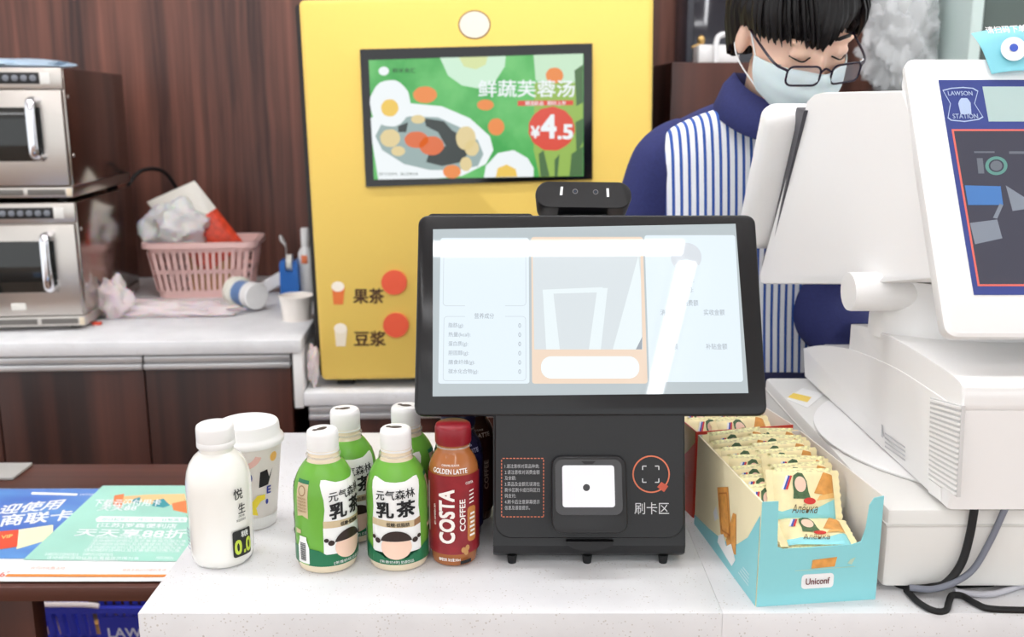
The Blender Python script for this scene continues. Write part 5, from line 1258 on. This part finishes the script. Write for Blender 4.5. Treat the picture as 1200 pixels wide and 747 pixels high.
# ------------------------------------------------------------------ the cashier
SKIN = mat('skin', (240, 200, 178), .5, sss=.15); NAVY = mat('navy_cloth', (38, 44, 98), .8, noise_amt=.1, noise_scale=200, bump=.2); STR = stripes_mat(); HAIRM = mat('hair_black', (17, 14, 15), .45, spec=.35)
PB0 = V((.43, 1.68, FZ))
t = thing('person', 'person in navy and striped uniform shirt, mask and glasses, looking down', 'person', PB0)
def remesh(bm, vox, m, name, parent, smooth_it=6, fac=.5):
    me = bpy.data.meshes.new('tmp'); bm.to_mesh(me); bm.free()
    o = bpy.data.objects.new('tmp', me); COL.objects.link(o)
    r = o.modifiers.new('r', 'REMESH'); r.mode = 'VOXEL'; r.voxel_size = vox
    s_ = o.modifiers.new('s', 'SMOOTH'); s_.factor = fac; s_.iterations = smooth_it
    bpy.context.view_layer.update(); dg = bpy.context.evaluated_depsgraph_get()
    nm = bpy.data.meshes.new_from_object(o.evaluated_get(dg)); bpy.data.objects.remove(o); bpy.data.meshes.remove(me)
    nm.transform(wmat(parent).inverted()); nm.materials.clear(); nm.materials.append(m)
    for p in nm.polygons: p.use_smooth = True
    nm.name = name
    ob = bpy.data.objects.new(name, nm); COL.objects.link(ob); ob.parent = parent
    return ob
HC = V((.424, 1.535, 1.512))
HM = Matrix.Translation(HC) @ Matrix.Rotation(rad(13), 4, 'Z') @ Matrix.Rotation(rad(-4), 4, 'Y') @ Matrix.Rotation(rad(27), 4, 'X')
def hpnt(p): return HM @ V(p)
def torso_ring(cx, cy, z, rx, ry, n=32, p=2.6):
    out = []
    for i in range(n):
        a = 2 * PI * i / n; c, s = math.cos(a), math.sin(a)
        out.append((cx + rx * math.copysign(abs(c) ** (2 / p), c), cy + ry * math.copysign(abs(s) ** (2 / p), s), z))
    return out
def torso(bm, g):
    rings = [(.43, 1.70, .93, .165, .105), (.43, 1.70, 1.05, .168, .108), (.43, 1.695, 1.15, .178, .112), (.43, 1.685, 1.25, .190, .112), (.43, 1.675, 1.32, .192, .105), (.43, 1.665, 1.36, .175, .092), (.43, 1.650, 1.385, .125, .075), (.43, 1.635, 1.405, .075, .062)]
    loft(bm, [torso_ring(x, y, z, rx + g, ry + g) for x, y, z, rx, ry in rings])
SHL, ELL, HNL = V((.268, 1.675, 1.325)), V((.215, 1.70, 1.06)), V((.20, 1.475, 1.03))
SHR, ELR, HNR = V((.592, 1.675, 1.325)), V((.520, 1.605, 1.080)), V((.560, 1.530, 1.005))
def limb(bm, pts, rads, n=6):
    P = catmull(pts, n); R = []
    for i in range(len(P)):
        f = i / (len(P) - 1) * (len(rads) - 1); k = min(int(f), len(rads) - 2); R.append(rads[k] + (rads[k + 1] - rads[k]) * (f - k))
    tube(bm, P, R, 18)
def hand(bm, wr, dirv, side):
    d = dirv.normalized(); up = V((0, 0, 1)); s = d.cross(up).normalized() * side; n = s.cross(d) * side
    blob(bm, wr + d * .045, (1, 1, 1), (16, 10), Matrix((s * .040, d * .048, n * .015)).transposed())
    for k, (off, L) in enumerate(((-.030, .062), (-.010, .075), (.010, .070), (.029, .055))):
        b0_ = wr + d * .075 + s * off
        tube(bm, [b0_, b0_ + d * L * .45 - n * .006, b0_ + d * L * .8 - n * .022, b0_ + d * L * .95 - n * .036], [.0088, .0085, .0078, .006], 10)
    b0_ = wr + d * .03 - s * .034
    tube(bm, [b0_, b0_ + d * .022 - s * .022 - n * .008, b0_ + d * .050 - s * .028 - n * .016], [.0105, .0095, .007], 10)
# skin body: one surface
bm = NB(); torso(bm, -.012)
for zz in (0,):
    for sx in (-.085, .085):
        limb(bm, [(.43 + sx, 1.70, .95), (.43 + sx * 1.05, 1.69, .55), (.43 + sx * 1.1, 1.71, FZ + .08)], [.085, .06, .042])
tube(bm, catmull([(.43, 1.655, 1.37), (.43, 1.63, 1.42), (.427, 1.585, 1.465)], 5), .054, 20)
limb(bm, [SHL, ELL, HNL], [.055, .042, .028]); limb(bm, [SHR, ELR, HNR], [.055, .042, .028])
hand(bm, HNL, V((.05, -.16, -.16)), 1); hand(bm, HNR, V((.10, -.05, -.03)), -1)
def hb(c, r, n=(24, 16)): blob(bm, (0, 0, 0), r, n, None); 
def hblob(c, r, n=(28, 18), f=None):
    vs = blob(bm, c, r, n, None, f)
    for v in vs: v.co = HM @ v.co
hblob((0, .012, .028), (.074, .092, .088)); hblob((0, -.022, -.020), (.065, .066, .080)); hblob((0, -.040, -.070), (.046, .048, .048)); hblob((0, -.055, -.098), (.024, .028, .020))
for sx in (-1, 1):
    hblob((sx * .075, .014, -.010), (.009, .017, .031)); hblob((sx * .031, -.079, .001), (.017, .012, .011)); hblob((sx * .042, -.058, -.032), (.020, .018, .020)); hblob((sx * .030, -.080, .020), (.024, .010, .007))
hblob((0, -.088, -.018), (.009, .012, .024)); hblob((0, -.094, -.036), (.014, .014, .010)); hblob((0, -.082, -.066), (.022, .012, .012))
remesh(bm, .0042, SKIN, 'body', t, 5)
# eyebrows, lash lines
def face_curve(pts, r, m, name, flat=1.0):
    b = NB(); tube(b, [hpnt(p) for p in catmull(pts, 6)], r, 8, flat); obj(name, b, m, t, True, True)
for sx in (-1, 1):
    face_curve([(sx * .014, -.0925, .022), (sx * .030, -.0915, .0265), (sx * .049, -.077, .022)], [.0015] * 2 + [.0028] * 8 + [.0016] * 3, HAIRM, 'eyebrow')
    face_curve([(sx * .017, -.089, -.0035), (sx * .031, -.0925, -.0075), (sx * .046, -.080, -.0025)], .0012, HAIRM, 'eyelash')
# hair: cap of locks from the crown to an uneven hairline
def hair():
    bm = NB(); na, nt_ = 180, 34
    hl = [(-180, -.085), (-150, -.080), (-120, -.060), (-100, -.030), (-88, .010), (-78, .014), (-66, .010), (-55, .012), (-40, .016), (-25, .016), (-12, .012), (-2, .010), (8, .024), (18, .036), (30, .046), (42, .044), (52, .030), (62, .008), (72, -.012), (84, -.004), (94, .012), (104, -.022), (125, -.060), (150, -.080), (180, -.085)]
    def low(a):
        for (a0, z0), (a1, z1) in zip(hl[:-1], hl[1:]):
            if a0 <= a <= a1: t_ = (a - a0) / (a1 - a0); t_ = t_ * t_ * (3 - 2 * t_); return z0 + (z1 - z0) * t_
    rings = []
    for j in range(nt_ + 1):
        ring = []
        for i in range(na):
            az = -180 + 360 * i / na; a = rad(az)
            z0 = low(az) + .004 * math.sin(az * 1.1) * (1 if abs(az) < 80 else .4)
            f = j / nt_; z = .134 + (z0 - .134) * f ** .95
            s = max(0.0, min(1.0, (z - .028) / .106)); k = math.sqrt(max(0.0, 1 - s * s)) if z > .028 else 1.0
            th = .016 + .006 * math.sin(PI * f) - .008 * max(0, f - .75) * 4 * .6
            if z < .028: k = 1.0 - .06 * ((.028 - z) / .1)
            wig = .0014 * math.sin(az * .9 + f * 5) + .0016 * noise.noise(V((az * .11, f * 1.5, 0))) * 2 + .0008 * math.sin(az * 2.3)
            x = (.075 + th + wig) * k * math.sin(a); y = .010 - (.094 + th + wig) * k * math.cos(a)
            ring.append(HM @ V((x, y, z)))
        rings.append(ring)
    loft(bm, rings, False)
    bmesh.ops.holes_fill(bm, edges=[e for e in bm.edges if e.is_boundary and all(v.co.z > HC.z + .09 for v in e.verts)], sides=0)
    return bm
ho = obj('hair', hair(), HAIRM, t, True, True, angle=80)
sm = ho.modifiers.new('thick', 'SOLIDIFY'); sm.thickness = .006; sm.offset = -1
# locks of the fringe, each combed down from the crown
for i in range(22):
    f0 = i / 21
    az = -64 + 78 * f0 if i < 16 else 50 + 28 * (i - 16) / 5
    a = rad(az); z1 = (.014 - .006 * math.sin(f0 * 9) - .004 * math.sin(f0 * 23)) if i < 16 else .012 - .004 * (i - 16)
    bm = NB(); pts = []
    for k in range(7):
        f = k / 6; z = .108 + (z1 - .108) * f
        s_ = max(0.0, min(1.0, (z - .028) / .106)); kk = math.sqrt(max(0.0, 1 - s_ * s_)) if z > .028 else 1.0
        aa = a + rad(16) * (f - 1) + rad(3 * math.sin(i * 5))
        e = .0165 + .004 * math.sin(PI * f)
        pts.append(hpnt(((.075 + e) * kk * math.sin(aa), .010 - (.094 + e) * kk * math.cos(aa), z)))
    tube(bm, pts, [.002, .006, .0085, .0085, .007, .0045, .0008], 8, .5); obj('hair_lock', bm, HAIRM, t, True, True)
# mask
def mask_pt(a, f):
    """a azimuth in degrees, f 0 top..1 bottom"""
    ar = rad(a); c = math.cos(ar)
    z = (-.020 - .002 * abs(math.sin(ar))) * (1 - f) + (-.108 + .030 * abs(math.sin(ar)) ** 2) * f
    bul = .018 * math.sin(PI * min(1, f * .9 + .08)) * max(0, c) ** 1.5
    rx = .0755 - .018 * f ** 2; ry = .089 - .010 * f ** 2
    pl = .0016 * math.sin(f * 6 * PI) * (1 - abs(a) / 95)
    nose = .012 * math.exp(-(a / 13) ** 2) * (1 - f) ** 1.2
    return V(((rx + bul * .4) * math.sin(ar), -.006 - (ry + bul + pl + nose) * c, z))
bm = NB(); na, nf = 40, 28
G = [[bm.verts.new(hpnt(mask_pt(-74 + 148 * i / na, j / nf))) for i in range(na + 1)] for j in range(nf + 1)]
for j in range(nf):
    for i in range(na): bm.faces.new((G[j][i], G[j][i + 1], G[j + 1][i + 1], G[j + 1][i]))
mo = obj('face_mask', bm, mat('mask_blue', (222, 238, 241), .8, sss=.1), t, True, True, angle=60)
s2 = mo.modifiers.new('thick', 'SOLIDIFY'); s2.thickness = .0015; s2.offset = 1
for sx in (-1, 1):
    bm = NB()
    e0, e1 = mask_pt(sx * 73, .03), mask_pt(sx * 73, .95)
    tube(bm, [hpnt(p) for p in catmull([e0, V((sx * .077, -.016, .004)), V((sx * .080, .006, .024)), V((sx * .081, .026, .020)), V((sx * .081, .030, -.010)), V((sx * .078, .010, -.045)), e1], 6)], .0013, 6)
    obj('ear_loop', bm, mat('loop_white', (240, 244, 246), .7), mo, True, True)
# glasses, slipped down the nose
GF = mat('glasses_frame', (36, 24, 44), .25)
def gl_pt(u, v):      # frame surface wraps slightly
    return V((u, -.113 + 2.2 * u * u, -.021 + v))
for sx in (-1, 1):
    loop = [(sx * .0335 + u, v) for u, v in rrect(-.0245, -.0145, .0245, .0145, .0095, 5)]
    bm = NB(); tube(bm, [hpnt(gl_pt(u, v)) for u, v in loop], .0016, 8, 1, True)
    fr_ = obj('glasses_rim', bm, GF, t, True, True)
    bm = NB(); bm.faces.new([bm.verts.new(hpnt(gl_pt(u, v))) for u, v in loop]); obj('lens', bm, mat('lens_glass', (236, 240, 250), .05, alpha=.18), fr_, False, True)
    bm = NB(); tube(bm, [hpnt(p) for p in catmull([gl_pt(sx * .058, .008), V((sx * .072, -.088, -.008)), V((sx * .078, -.04, .004)), V((sx * .080, .0, .014)), V((sx * .079, .014, .008))], 6)], .0019, 8); obj('temple', bm, GF, t, True, True)
    bm = NB(); blob(bm, hpnt((sx * .066, -.094, -.011)), (.003, .003, .003), (10, 6)); obj('hinge', bm, CHROME, t, True, True)
bm = NB(); tube(bm, [hpnt(p) for p in catmull([gl_pt(-.0095, .004), V((0, -.110, -.012)), gl_pt(.0095, .004)], 6)], .0016, 8); obj('bridge', bm, GF, t, True, True)
# clothing
bm = NB(); torso(bm, .004)
for sh_, el_ in ((SHL, ELL), (SHR, ELR)):
    blob(bm, sh_.lerp(V((.43, 1.675, 1.335)), .25), (.062, .075, .055))
remesh(bm, .007, STR, 'shirt', t, 10)
for sh_, el_, hn_, sx in ((SHL, ELL, HNL, -1), (SHR, ELR, HNR, 1)):
    bm = NB(); limb(bm, [sh_ + V((-sx * .040, 0, .028)), sh_ + V((sx * .008, 0, -.02)), sh_.lerp(el_, .5) + V((sx * .010, 0, 0)), el_, el_.lerp(hn_, .6), el_.lerp(hn_, 1.02)], [.040, .060, .060, .058, .056, .050])
    remesh(bm, .007, NAVY, 'sleeve', t, 8)
# shoulder yoke and collar
bm = NB(); rings = []
for z, k, dy in ((1.318, 0, 0), (1.36, 0, 0), (1.39, 0, 0)):
    pass
loft(bm, [torso_ring(.43, 1.672 + .030, 1.30, .197, .085), torso_ring(.43, 1.672 + .022, 1.335, .190, .088), torso_ring(.43, 1.665 + .018, 1.368, .168, .080), torso_ring(.43, 1.65 + .012, 1.394, .120, .070), torso_ring(.43, 1.635, 1.414, .074, .062)])
remesh(bm, .007, NAVY, 'shoulder_yoke', t, 6)
bm = NB(); n_ = 40
def collar_ring(k, z, dz):
    out = []
    for i in range(n_ + 1):
        a = -PI / 2 + rad(10) + (2 * PI - rad(20)) * i / n_
        fr_ = (1 + math.sin(-a)) / 2 if True else 0
        front = max(0, -math.sin(a))
        out.append(V((.43 + (.066 + k) * math.cos(a), 1.622 + (.070 + k) * math.sin(a) - .012 * front, z - .052 * front + dz)))
    return out
R_ = [collar_ring(.016, 1.402, 0), collar_ring(.004, 1.432, .006), collar_ring(.006, 1.445, .008), collar_ring(.022, 1.436, .0), collar_ring(.040, 1.398, -.004)]
loft(bm, R_, False, False); co = obj('collar', bm, NAVY, t, True, True, angle=80)
s3 = co.modifiers.new('thick', 'SOLIDIFY'); s3.thickness = .004
bm = NB(); loft(bm, [torso_ring(.43, 1.70, .965, .176, .118), torso_ring(.43, 1.70, .88, .178, .122), torso_ring(.43, 1.70, .80, .180, .125)])
for sx in (-.085, .085): limb(bm, [(.43 + sx, 1.70, .86), (.43 + sx * 1.05, 1.69, .55), (.43 + sx * 1.1, 1.71, FZ + .06)], [.100, .080, .065])
remesh(bm, .012, mat('trousers_navy', (28, 32, 66), .8), 'trousers', t, 6)
for sx in (-1, 1):
    bm = NB(); vs = blob(bm, (.43 + sx * .094, 1.66, FZ + .035), (.048, .125, .045))
    for v in vs: v.co.z = max(FZ + .001, v.co.z)
    obj('shoe', bm, BLACK, t, True, True)
